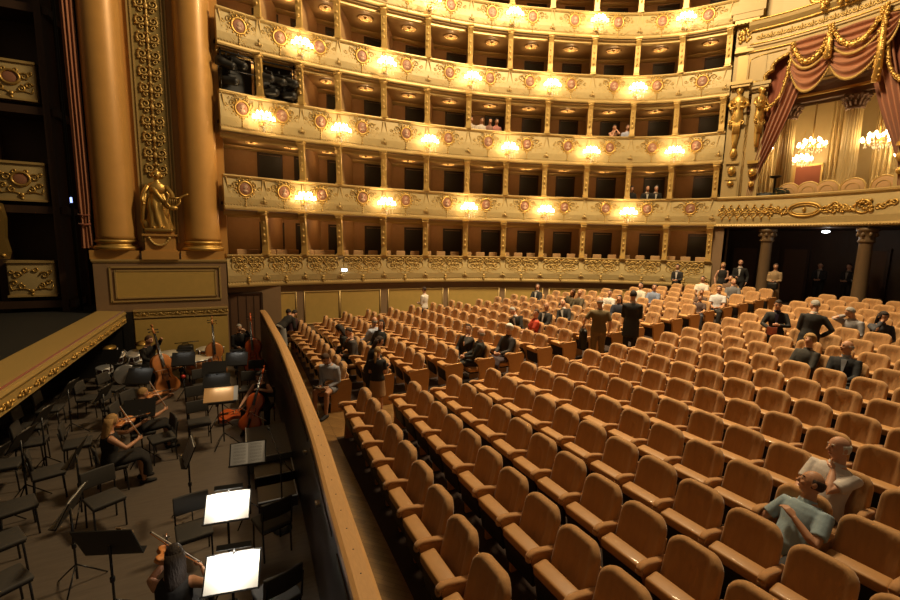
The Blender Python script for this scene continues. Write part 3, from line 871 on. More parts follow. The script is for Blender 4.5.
for s0, dr in ((4.30,-1),(5.10,1)):
    for i in range(4): RC.tube(M, [(s0+dr*i*.14+a, 5.0+.05*i+b) for a,b in spiral((0,0),.12,PI*i,1.3,10,dr)], .03, 5, .11)
RP('gilt_crest', M)
M = mb('gilt')
for k in range(7):
    s0 = .25+k*.27
    for sg in (-1,1): RC.tube(M, [(s0+a, 5.0+sg*(.13+b)) for a,b in spiral((0,0),.14,PI,1.4,10,1)], [.034-.014*q/10 for q in range(11)], 5, .10)
    for sg in (-1,1): M.ball(RC.at(s0+.02,.11,5.0+sg*.26), (.08,.03,.045), 7, 5)
    M.ball(RC.at(s0+.13,.10,5.0), (.05,.03,.05), 7, 5)
RP('flat_scrollwork', M)
M = mb('dark_brown'); RC.sweep(M, [(-.05,4.42),(-.05,4.36),(-4.2,4.36),(-4.2,4.55),(-.3,4.55)], .0, 6.6, .4); RP('balcony_floor', M)
tag(e, 'broad curved royal box balcony with heavy gilded relief, right of the tiers', 'balcony')

# ---- pilasters with herm figures
def herm(M, T, scale=1., prof=False):
    """carved half figure on a tapering shaft; local x across, -y outwards, z up from the foot"""
    k = scale
    M.rings([(Vector((0,-.02,z))*k, Vector((rx,0,0))*k, Vector((0,ry,0))*k) for z,rx,ry in ((0,.07,.05),(.25,.10,.07),(.5,.13,.08),(.9,.14,.09),(1.0,.18,.11),(1.15,.21,.14),(1.35,.17,.13),(1.5,.17,.13),(1.62,.21,.15),(1.78,.24,.15),(1.9,.20,.12),(1.95,.08,.08),(2.02,.07,.07))], 14, True, T)
    M.ball(Vector((0,-.05,2.13))*k, Vector((.10,.11,.13))*k, 12, 9, T); M.ball(Vector((0,.0,2.18))*k, Vector((.13,.12,.12))*k, 10, 8, T)
    M.ball(Vector((0,-.16,2.11))*k, Vector((.02,.03,.03))*k, 6, 5, T)
    for sg in (-1,1):
        M.tube([Vector(p)*k for p in ((sg*.22,-.02,1.82),(sg*.30,-.06,1.62),(sg*.24,-.16,1.48),(sg*.05,-.20,1.50))], [.07*k,.06*k,.05*k,.04*k], 8, True, T)
        M.ball(Vector((sg*.10,-.13,1.68))*k, Vector((.08,.06,.07))*k, 8, 6, T)
        M.tube([Vector((sg*(.17+a),-.08,.95+b))*k for a,b in spiral((0,0),.12,PI/2,1.4,10,sg)], .035*k, 5, True, T)
    for i in range(7): M.tube([Vector((lerp(-.12,.12,i/6),-.10,1.1))*k, Vector((lerp(-.10,.10,i/6),-.09,.5))*k], .022*k, 5, True, T)
def pilaster(s, lab):
    e = empty('royal_pilaster'); e.matrix_world = RC.frame(s, 5.62, .08)
    M = mb('cream'); M.box((0,.22,2.2), (.62,.36,4.4)); M.box((0,.05,.35), (.5,.12,.7)); M.build('shaft', e)
    M = mb('fascia_trim'); M.box((0,.06,4.42), (.74,.52,.12)); M.box((0,.06,4.32), (.62,.44,.12)); M.build('impost', e)
    for zz, ww in ((1.38,.44),(.74,.40)): M = mb('fascia_trim'); M.box((0,.08,zz), (ww,.24,.11)); M.build('bracket_block', e)
    M = mb('gilt'); herm(M, Matrix.Translation((0,-.02,1.95)), 1.02); M.ball((0,-.08,1.05), (.15,.12,.17), 10, 8); M.ball((0,-.06,.55), (.12,.10,.10), 8, 6); M.ball((0,-.05,1.75), (.13,.1,.2), 8, 6); M.build('herm_figure', e)
    M = mb('cream'); M.box((0,.22,5.1), (.52,.30,1.35)); M.box((0,.24,5.5), (.6,.3,2.0)); M.build('upper_shaft', e)
    M = mb('fascia_trim'); M.box((0,.08,5.0), (.34,.06,1.05)); M.box((0,.12,5.62), (.62,.4,.09)); M.box((0,.14,5.74), (.56,.36,.12)); M.build('strip', e)
    M = mb('gilt'); 
    for q in range(16): M.ball((RND.uniform(-.20,.20),.02,6.2+RND.uniform(-.28,.28)), (.07,.06,.07), 6, 5)
    for sg in (-1,1): M.tube([(sg*a,.0,6.2+b) for a,b in spiral((.12,.1),.11,0,1.4,10,1)], .035, 5)
    M.build('capital', e)
    M = mb('cream'); M.box((0,.2,6.2), (.6,.3,.75)); M.box((0,.08,6.86), (.98,.62,.22)); M.use('fascia_trim'); M.box((0,.05,6.68), (.78,.5,.14))
    for q in range(7): M.box((lerp(-.36,.36,q/6),-.22,6.62), (.06,.08,.10))
    M.use('cream'); M.box((0,.1,7.12), (1.1,.7,.3)); M.box((0,.3,8.4), (1.0,.5,2.3)); M.build('cornice_block', e)
    tag(e, lab, 'pilaster', 'herm pilasters framing the royal box')
pilaster(.42, 'cream pilaster with gilded herm figure, left of the royal box curtain')
pilaster(mir(.42), 'cream pilaster with gilded herm figure, right of the royal box curtain')
def side_herm(s, lab, sg):
    e = empty('side_herm'); e.matrix_world = RC.frame(s, 5.62, -.02)
    M = mb('cream'); M.box((0,.22,2.0), (.50,.30,4.0)); M.box((0,.1,4.32), (.66,.5,.12)); M.box((0,.1,4.2), (.54,.42,.10)); M.build('pier', e)
    M = mb('gilt'); herm(M, Matrix.Translation((sg*.06,-.05,1.92)) @ Matrix.Rotation(sg*.9,4,'Z'), 1.0)
    M.ball((sg*.05,-.06,.95), (.15,.12,.16), 10, 8); M.box((sg*.03,-.0,1.35), (.36,.2,.12)); M.ball((sg*.05,-.05,.5), (.1,.1,.12), 8, 6); M.build('herm_figure', e)
    tag(e, lab, 'carved figure', 'gilded side figures of the royal box')
side_herm(1.08, 'gilded half figure in profile between the left pilaster and the royal curtain', 1)
side_herm(mir(1.08), 'gilded half figure in profile between the right pilaster and the royal curtain', -1)
# ---- entablature and crown
e = empty('royal_entablature', RC.at(SC0,0,11.1)); W = e.location.copy()
M = mb('cream'); RC.sweep(M, [(-.4,11.12),(.06,11.12),(.08,11.30),(.14,11.34),(.14,11.42),(.06,11.46),(.06,11.9),(.16,11.95),(.30,12.08),(.34,12.22),(.30,12.26),(-.4,12.26)], .5, 6.1, .16); RP('mouldings', M)
for z, n in ((11.17,.09),(11.43,.15),(11.93,.14),(12.23,.34)):
    M = mb('gilt'); RC.tube(M, [(.6+k*.2,z) for k in range(28)], .032, 6, n); RP('gilt_line', M)
M = mb('dark_brown'); RC.sweep(M, [(.0,11.12),(.0,11.06),(-.4,11.06),(-.4,11.12)], .8, 5.8, .2); RP('soffit', M)
M = mb('gilt_orn')
for k in range(16):
    for sg in (-1,1): RC.tube(M, [(.95+k*.31+sg*a, 11.68+b) for a,b in spiral((.09,0),.09,PI,1.3,9,1)], .024, 5, .075)
    M.ball(RC.at(.95+k*.31,.08,11.68), (.05,.03,.12), 7, 5)
RP('frieze_relief', M)
M = mb('fascia_trim')
for k in range(46): M.box(RC.at(.8+k*.11,.13,11.99), (.05,.05,.07))
RP('dentils', M)
M = mb('gilt')
for s0 in (3.3,3.75,2.85):
    for q in range(22): M.ball(RC.at(s0+RND.uniform(-.2,.2),.34,12.18+RND.uniform(-.22,.45)), (.09,.08,.08), 7, 5)
for sg in (-1,1):
    RC.tube(M, [(3.3+sg*(.6+a), 12.5+b) for a,b in spiral((0,0),.3,0,1.5,14,sg)], .07, 6, .30)
RP('crown_carving', M)
tag(e, 'curved cream and gold entablature over the royal box curtain', 'cornice')
M = mb('cream'); RC.sweep(M, [(-.66,12.3),(-.66,16.0),(-.9,16.),(-.9,12.3)], .2, 6.4, .3); struct(M.build('wall_royal_upper'))
# ---- spandrels: cream lobed panels with a dark carved edge
def spandrel(sg, lab):
    S = (lambda s: s) if sg > 0 else mir
    e = empty('spandrel_panel', RC.at(S(1.2),0,10.3)); Wv = e.location.copy()
    out = spline([(.62,10.05,0),(.95,10.03,0),(1.12,10.0,0),(1.22,10.08,0),(1.20,10.2,0),(1.30,10.33,0),(1.42,10.38,0),(1.40,10.52,0),(1.55,10.72,0),(1.85,10.86,0),(2.05,10.95,0),(2.12,11.1,0)],4)
    pts = [(p.x,p.y) for p in out]
    M = mb('cream'); top = 11.14
    M.grid([[RC.at(S(a), .05, b), RC.at(S(a), .05, top)] for a,b in pts], False)
    M.grid([[RC.at(S(a), -.08, top), RC.at(S(a), -.08, b)] for a,b in pts], False)
    o = M.build('panel', e); o.location = -Wv
    M = mb('gilt_dark'); RC.tube(M, [(S(a), b-.02) for a,b in pts], .075, 7, .02)
    for a, b in pts[::2]: M.ball(RC.at(S(a),.06,b-.03), (.06,.05,.06), 6, 5)
    o = M.build('carved_edge', e); o.location = -Wv
    M = mb('gilt'); M.ball(RC.at(S(2.02),.10,11.08), (.14,.10,.14), 10, 8)
    RC.tube(M, [(S(.66),10.2),(S(.66),10.9),(S(1.0),11.0),(S(1.8),11.02)], .02, 5, .06)
    o = M.build('rosette', e); o.location = -Wv
    tag(e, lab, 'panel', 'lobed panels above the royal curtain')
spandrel(1, 'cream lobed spandrel panel at the upper left of the royal box curtain')
spandrel(-1, 'cream lobed spandrel panel at the upper right of the royal box curtain')
# ---- curtains
def sheet(M, left, right, folds, amp, n0, rows=36, cols=60, S=lambda s: s, seed=0, thick=.05):
    L = spline([(a,b,0) for a,b in left], 10); Rr = spline([(a,b,0) for a,b in right], 10)
    def pick(P, t):
        i = t*(len(P)-1); j = min(int(i), len(P)-2); return P[j].lerp(P[j+1], i-j)
    G = []
    for i in range(rows+1):
        t = i/rows; a, b = pick(L,t), pick(Rr,t); row = []
        for j in range(cols+1):
            u = j/cols; p = a.lerp(b, u)
            row.append(RC.at(S(p.x), n0+amp*math.sin(u*folds*2*PI+.8*math.sin(t*3+seed)), p.y))
        G.append(row)
    M.grid(G); B = [[q for q in r] for r in G]
    M.grid([[RC_in(q, thick) for q in r[::-1]] for r in G])
def RC_in(q, th): return q + Vector((th,.0,0))
def royal_side(sg, lab):
    S = (lambda s: s) if sg > 0 else mir
    e = empty('royal_curtain', RC.at(S(1.2),0,5.65)); Wv = e.location.copy()
    M = mb('curtain')
    sheet(M, [(1.95,11.05),(1.85,10.2),(1.62,9.2),(1.35,8.0),(1.12,6.8),(1.0,5.66)], [(2.3,11.05),(2.36,9.9),(2.15,8.9),(1.80,7.8),(1.36,6.6),(1.22,5.66)], 4, .075, -.12, S=S)
    o = M.build('gathered_drape', e); o.location = -Wv
    M = mb('curtain_in')
    sheet(M, [(1.15,10.6),(1.12,9.4),(1.12,8.4),(1.05,7.2),(.98,5.66)], [(2.1,11.0),(1.95,9.9),(1.66,8.8),(1.38,7.5),(1.12,5.66)], 3, .03, -.30, S=S, seed=1)
    o = M.build('inner_panel', e); o.location = -Wv
    M = mb('gilt'); P = spline([(2.0,11.0,0),(1.92,10.2,0),(1.80,9.5,0),(1.55,9.05,0),(1.32,8.9,0),(1.18,9.05,0),(1.16,9.2,0)],6)
    RC.tube(M, [(S(p.x),p.y) for p in P], .055, 6, .06)
    for p in P[::1]:
        M.ball(RC.at(S(p.x+RND.uniform(-.04,.04)), .09, p.y+RND.uniform(-.05,.05)), (.06,.05,.06), 6, 4)
    o = M.build('gold_fringe', e); o.location = -Wv
    tag(e, lab, 'curtain', 'terracotta curtains of the royal box')
royal_side(1, 'terracotta curtain with gold fringe, gathered at the left of the royal box')
royal_side(-1, 'terracotta curtain with gold fringe, gathered at the right of the royal box')
def valance():
    e = empty('royal_valance', RC.at(SC0,0,9.5)); Wv = e.location.copy()
    def put(n, M): o = M.build(n, e); o.location = -Wv; return o
    def swag(a, b, top, dip, low, n0):
        """cloth hanging in catenary folds between s=a and s=b"""
        M = mb('curtain'); G = []
        for i in range(27):
            t = i/26; row = []
            for j in range(37):
                u = j/36; sag = 4*u*(1-u)
                z = lerp(top, lerp(top-.12, low, t), 1)
                z = top - t*(.25 + (top-low-.25)*sag**.8)
                row.append(RC.at(lerp(a,b,u), n0+.10*sag+.075*math.sin(t*24+1.2*math.sin(u*3))*sag**.5+.02, z))
            G.append(row)
        M.grid(G); M.grid([[q+Vector((.04,0,0)) for q in r[::-1]] for r in G])
        o = put('swag', M)
        M = mb('gilt_orn')
        for j in range(37):
            q = G[-1][j]; M.ball(q+Vector((0,0,-.03)), (.035,.035,.06), 5, 4)
        put('swag_fringe', M)
    def garland(a, za, b, zb_, dip, r0=.085):
        M = mb('gilt'); P = []
        for i in range(25):
            u = i/24; P.append((lerp(a,b,u), lerp(za,zb_,u)-dip*4*u*(1-u)))
        RC.tube(M, P, [r0*(.6+.6*4*(i/24)*(1-i/24)) for i in range(25)], 7, .22)
        for p in P:
            for q in range(3): M.ball(RC.at(p[0]+RND.uniform(-.06,.06), .26+RND.uniform(-.03,.05), p[1]+RND.uniform(-.07,.07)), (.055,.05,.05), 6, 4)
        put('garland', M)
    for a, b, low in ((1.95,3.2,9.35),(3.05,4.55,9.45)): swag(a, b, 10.6, 0, low, .02)
    for a, b, low in ((1.9,3.15,10.15),(3.1,4.5,10.25)): swag(a, b, 11.15, 0, low, .08)
    swag(4.4,4.9,11.1,0,10.2,.05)
    garland(2.0,11.05,3.12,11.1,.75); garland(3.12,11.3,4.5,11.2,.75)
    for s0, zt, zb_ in ((3.1,11.3,10.25),(4.58,11.4,9.05)):
        M = mb('gilt'); RC.tube(M, [(s0,zt),(s0+.01,lerp(zt,zb_,.5)),(s0,zb_)], [.06,.10,.12], 8, .25)
        k = int((zt-zb_)/.06)
        for i in range(k):
            for q in range(2): M.ball(RC.at(s0+RND.uniform(-.09,.09), .30, lerp(zt,zb_,i/k)), (.055,.05,.055), 6, 4)
        put('tassel', M)
    tag(e, 'terracotta valance with swags, gold garlands and tassels across the royal box', 'valance')
valance()
# ---- inside the royal box
M = mb('cream'); RC.sweep(M, [(-4.0,4.55),(-4.0,10.9),(-4.2,10.9),(-4.2,4.55)], -.3, 6.9, .4); struct(M.build('wall_royal_back'))
M = mb('box_ceiling'); RC.sweep(M, [(-.45,11.1),(-.45,10.95),(-4.2,10.95),(-4.2,11.1)], -.3, 6.9, .4); struct(M.build('ceiling_royal'))
for i, s in enumerate((.15, mir(.15))):
    M = mb('cream'); fr = RC.frame(s, 7.75, 0); M.box((0,2.75,0), (.2,4.1,6.4), fr); struct(M.build('wall_royal_side_%d' % (i+1)))
M = mb('brown_wall'); RC.sweep(M, [(-1.85,9.40),(-1.80,9.44),(-1.75,9.9),(-1.65,10.0),(-1.65,10.1),(-2.35,10.1),(-2.35,9.40)], .2, 6.4, .3)
M.use('gilt_orn'); RC.sweep(M, [(-1.78,9.62),(-1.72,9.64),(-1.72,9.72),(-1.78,9.74)], .2, 6.4, .3); struct(M.build('trim_30'))
def royal_col(s, lab):
    e = empty('fluted_column'); e.matrix_world = RC.frame(s, 4.55, -2.05)
    M = mb('cream'); N = 40
    M.rings([((0,0,z), (r,0,0), (0,r,0)) for z, r in ((.0,.34),(.12,.36),(.2,.32))], 24)
    vs = []
    P = []
    for z, r in ((.2,.285),(2.,.28),(4.3,.25)):
        P.append([Vector(((r+(-.022 if j % 2 else 0))*math.cos(2*PI*j/N), (r+(-.022 if j % 2 else 0))*math.sin(2*PI*j/N), z)) for j in range(N+1)])
    M.grid([[q for q in r] for r in P][::-1], False); M.build('shaft', e)
    M = mb('brown_wall'); M.rings([((0,0,z), (r,0,0), (0,r,0)) for z, r in ((4.3,.27),(4.36,.30),(4.42,.26),(4.6,.29),(4.78,.40),(4.84,.42))], 18)
    for q in range(14):
        a = 2*PI*q/14; M.tube([(.25*math.cos(a),.25*math.sin(a),4.42),(.31*math.cos(a),.31*math.sin(a),4.58),(.40*math.cos(a),.40*math.sin(a),4.60)], [.05,.05,.03], 5)
        M.tube([(.27*math.cos(a+.2),.27*math.sin(a+.2),4.6),(.36*math.cos(a+.2),.36*math.sin(a+.2),4.76),(.46*math.cos(a+.2),.46*math.sin(a+.2),4.74)], [.05,.05,.03], 5)
    M.build('capital', e)
    tag(e, lab, 'column', 'fluted columns inside the royal box')
royal_col(1.80, 'left fluted cream column inside the royal box with dark carved capital')
royal_col(3.40, 'second fluted cream column inside the royal box, between the two chandeliers')
royal_col(5.0, 'right fluted cream column inside the royal box, behind the right curtain')
def pale_drape(s, w, lab):
    e = empty('ivory_curtain'); e.matrix_world = RC.frame(s, 4.6, -3.2)
    M = mb('cream'); G = [[Vector((lerp(-w,w,j/30), .06*math.sin(j/30*PI*8), z)) for j in range(31)] for z in (0,1.5,3.,4.5,6.)]
    M.grid(G[::-1]); M.grid([[q+Vector((0,.08,0)) for q in r] for r in G]); M.build('folds', e)
    tag(e, lab, 'curtain', 'ivory curtains at the back of the royal box')
pale_drape(1.25, .30, 'ivory curtain behind the left column of the royal box')
pale_drape(2.9, .30, 'ivory curtain left of the middle column in the royal box')
pale_drape(3.85, .28, 'ivory curtain right of the middle column in the royal box')
M = mb('curtain_in'); fr = RC.frame(2.15, 5.9, -3.95); M.box((0,0,0), (.9,.1,2.6), fr); M.use('gilt_orn'); M.box((0,0,1.35), (1.0,.14,.1), fr)
for x in (-.48,.48): M.box((x,0,0), (.08,.14,2.7), fr)
struct(M.build('door_2'))
def chandelier(s, n, z, k, lab):
    e = empty('chandelier'); e.matrix_world = RC.frame(s, z, n)
    M = mb('gilt'); M.lathe([(.02*k,1.6*k),(.02*k,.2*k),(.08*k,.12*k),(.05*k,0),(.10*k,-.12*k),(.03*k,-.22*k),(0,-.26*k)], n=10)
    sp = []
    for ring, (r, zz, m) in enumerate(((.44*k,.0,10),(.26*k,.16*k,6))):
        for i in range(m):
            a = 2*PI*(i+.5*ring)/m; p = Vector((r*math.cos(a), r*math.sin(a), zz)); sp.append(p)
            M.tube(spline([(0,0,-.05*k),(p.x*.6,p.y*.6,zz-.16*k),(p.x,p.y,zz-.06)],4), .012, 5)
    M.build('lamp_frame', e)
    M = mb('crystal'); r = random.Random(5)
    for i in range(70):
        a = r.uniform(0,2*PI); rr = r.uniform(.08,.46)*k; M.lathe([(0,-.05),(.018,-.01),(.01,.03),(0,.045)], (rr*math.cos(a), rr*math.sin(a), -r.uniform(.05,.42)*k*(1.1-rr/k*1.2)), 5, smooth=False)
    M.build('crystal_drops', e)
    for p in sp: inst('candle_bulb', SBU, e, p)
    l = bpy.data.lights.new('chandelier_glow', 'POINT'); l.energy = 15*k*k; l.color = WARMC; l.shadow_soft_size = .3*k
    o = bpy.data.objects.new('chandelier_glow', l); COL.objects.link(o); o.parent = e; o.location = (0,0,.45*k)
    tag(e, lab, 'chandelier', 'lit crystal chandeliers in the royal box')
chandelier(2.45, -2.0, 7.75, 1.0, 'large lit crystal chandelier between the columns of the royal box')
chandelier(4.05, -2.0, 7.62, 1.05, 'large lit crystal chandelier at the right edge of the royal box')
chandelier(1.20, -2.2, 7.85, .75, 'lit chandelier half hidden behind the left royal curtain')
chandelier(2.10, -2.9, 7.35, .75, 'smaller lit chandelier low behind the left column of the royal box')
chandelier(4.45, -2.9, 7.10, .75, 'smaller lit chandelier low beneath the rightmost large one')
def armchair(s, n, lab):
    e = empty('royal_armchair'); e.matrix_world = RC.frame(s, 4.58, n)
    M = mb('chair_box'); M.ball((0,-.0,1.18), (.36,.07,.36), 20, 10); M.build('round_back', e)
    M = mb('gilt_orn'); M.tube([(.37*math.cos(q),0,1.18+.37*math.sin(q)) for q in [2*PI*i/24 for i in range(25)]], .035, 6, False); M.tube([(.20*math.cos(q),-.07,1.18+.20*math.sin(q)) for q in [2*PI*i/20 for i in range(21)]], .012, 5, False); M.build('back_frame', e)
    M = mb('chair_box'); M.pillow((0,.30,.5), (.62,.6,.16), .06, 3); M.build('seat', e)
    for x in (-.27,.27):
        for y in (.03,.55): 
            M = mb('gilt_orn'); M.tube([(x,y,.44),(x,y,0)], [.035,.02], 6); M.build('leg', e)
    tag(e, lab, 'armchair', 'round backed chairs along the royal balcony')
for s, nm in ((2.2,'leftmost tan round-backed chair at the royal balcony rail'),(2.78,'second tan round-backed chair from the left at the royal balcony'),(3.30,'third tan round-backed chair from the left, below the large chandelier'),(3.98,'fourth tan round-backed chair from the left at the royal balcony'),(4.75,'rightmost tan round-backed chair visible at the royal balcony')):
    armchair(s, -.75, nm)
e = empty('covered_console'); e.matrix_world = RC.frame(1.42, 4.58, -.75)
M = mb('black'); M.pillow((0,0,.62), (.85,.4,1.24), .12, 3); M.build('black_cover', e); tag(e, 'low black covered desk at the left end of the royal balcony', 'equipment')
e = empty('pedestal_stand'); e.matrix_world = RC.frame(1.72, 4.58, -1.25)
M = mb('black'); M.lathe([(.22,0),(.22,.04),(.04,.08),(.04,1.85),(.20,1.9),(.22,1.95),(0,1.96)], n=14); M.build('stand', e); tag(e, 'thin black round-topped stand behind the covered desk', 'stand')
e = empty('potted_plant'); e.matrix_world = RC.frame(2.02, 4.58, -.7)
M = mb('black'); M.lathe([(.12,0),(.17,.9),(.19,.92),(.0,.92)], n=14); M.build('pot', e)
M = mb('plant_green') if 'plant_green' in MATS else mb('black')
for i in range(40):
    a = RND.uniform(0,6.28); r = RND.uniform(.08,.26); M.ball((r*math.cos(a),r*math.sin(a),1.05+RND.uniform(0,.32)), (.07,.05,.03), 6, 4)
M.build('leaves', e); tag(e, 'dark leafy plant on the royal balcony beside the tan chairs', 'plant')
# ---- beneath the royal box
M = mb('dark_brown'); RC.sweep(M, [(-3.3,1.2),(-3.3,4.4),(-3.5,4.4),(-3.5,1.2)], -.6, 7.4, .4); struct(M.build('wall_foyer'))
M = mb('brown_wall')
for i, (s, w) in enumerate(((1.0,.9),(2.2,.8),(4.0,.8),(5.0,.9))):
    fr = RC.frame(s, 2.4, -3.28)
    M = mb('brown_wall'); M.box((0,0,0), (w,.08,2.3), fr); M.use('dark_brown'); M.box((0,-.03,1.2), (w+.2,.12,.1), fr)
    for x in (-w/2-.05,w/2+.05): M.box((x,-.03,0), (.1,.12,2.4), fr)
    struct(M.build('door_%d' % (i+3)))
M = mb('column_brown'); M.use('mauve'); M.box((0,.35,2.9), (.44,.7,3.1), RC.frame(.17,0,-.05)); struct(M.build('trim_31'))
def under_col(s, lab):
    e = empty('foyer_column'); e.matrix_world = RC.frame(s, 1.25, -.28)
    M = mb('column_brown'); M.box((0,0,.12), (.5,.5,.24)); M.build('plinth', e)
    M = mb('column_brown'); M.lathe([(.23,.24),(.21,.4),(.19,2.55),(.20,2.6)], n=20); M.build('shaft', e)
    M = mb('column_brown'); M.lathe([(.20,2.55),(.25,2.62),(.21,2.7),(.27,2.95),(.31,2.98),(.31,3.08)], n=20)
    for q in range(8):
        a = 2*PI*q/8; M.ball((.25*math.cos(a),.25*math.sin(a),2.85), (.06,.06,.09), 6, 5)
    M.build('capital', e); tag(e, lab, 'column', 'columns under the royal box')
under_col(1.83, 'left brown column under the royal box, beside the woman in beige')
under_col(4.72, 'right brown column under the royal box, near the right picture edge')
M = mb('lamp_white'); M.ball((0,0,0), (.13,.06,.05), 12, 8, RC.frame(3.55,4.22,-.35)); l = bpy.data.lights.new('foyer_glow', 'POINT'); l.energy = 9.; l.color = (1,.9,.75); l.shadow_soft_size = .1; lo = bpy.data.objects.new('foyer_glow', l); COL.objects.link(lo); lo.location = RC.at(3.55,-.45,4.05)
tag(M.build('overhead_light'), 'bright white lamp on the ceiling under the royal box', 'lamp')
# ------------------------------------------------------------------ people
CLOTH = {}
def cloth(col, name=None, var=.1, rough=.85):
    key = tuple(round(c,3) for c in col)
    if key not in CLOTH:
        n = 'cloth_%d' % len(CLOTH); mat(n, col, rough, 0, bump=.5, scale=10, var=var, stretch=(1,1,.5)); CLOTH[key] = n
    return CLOTH[key]
SKIN = {'fair':(.64,.34,.21), 'tan':(.52,.26,.145), 'pale':(.68,.40,.26)}
for k, c in SKIN.items(): mat('skin_'+k, c, .5, 0, var=.05, scale=8)
for k, c in {'dark':(.020,.011,.007),'brown':(.075,.035,.015),'blond':(.40,.23,.08),'grey':(.36,.33,.29),'white':(.72,.68,.60),'darkbrown':(.038,.018,.009)}.items():
    mat('hair_'+k, c, .75, 0, bump=.5, scale=60, var=.25, stretch=(1,1,.15))
mat('eye', (.015,.010,.008), .2); mat('lips', (.36,.10,.07), .5)
def fuse(ob, vox, smooth=2):
    """one closed surface from overlapping shells"""
    m = ob.modifiers.new('r', 'REMESH'); m.mode = 'VOXEL'; m.voxel_size = vox; m.use_smooth_shade = True
    if smooth: s = ob.modifiers.new('s', 'SMOOTH'); s.iterations = smooth; s.factor = .5
    dg = bpy.context.evaluated_depsgraph_get(); dg.update()
    me = bpy.data.meshes.new_from_object(ob.evaluated_get(dg))
    old = ob.data; me.name = old.name; ob.modifiers.clear(); ob.data = me
    return ob
def ik(a, b, l1, l2, hint):
    a, b, hint = Vector(a), Vector(b), Vector(hint); d = b-a; L = d.length
    if L > (l1+l2)*.995: b = a + d*((l1+l2)*.995/L); d = b-a; L = d.length
    if L < abs(l1-l2)*1.02+.02: L = abs(l1-l2)*1.02+.02; d = d.normalized()*L if d.length > 1e-6 else Vector((0,0,-L)); b = a+d
    x = (l1*l1-l2*l2+L*L)/(2*L); h = math.sqrt(max(0, l1*l1-x*x)); u = d/L
    p = hint - u*hint.dot(u); p = p.normalized() if p.length > 1e-6 else Vector((0,0,-1))
    return a+u*x+p*h, b
def R3(deg, ax): return Matrix.Rotation(math.radians(deg),4,ax)
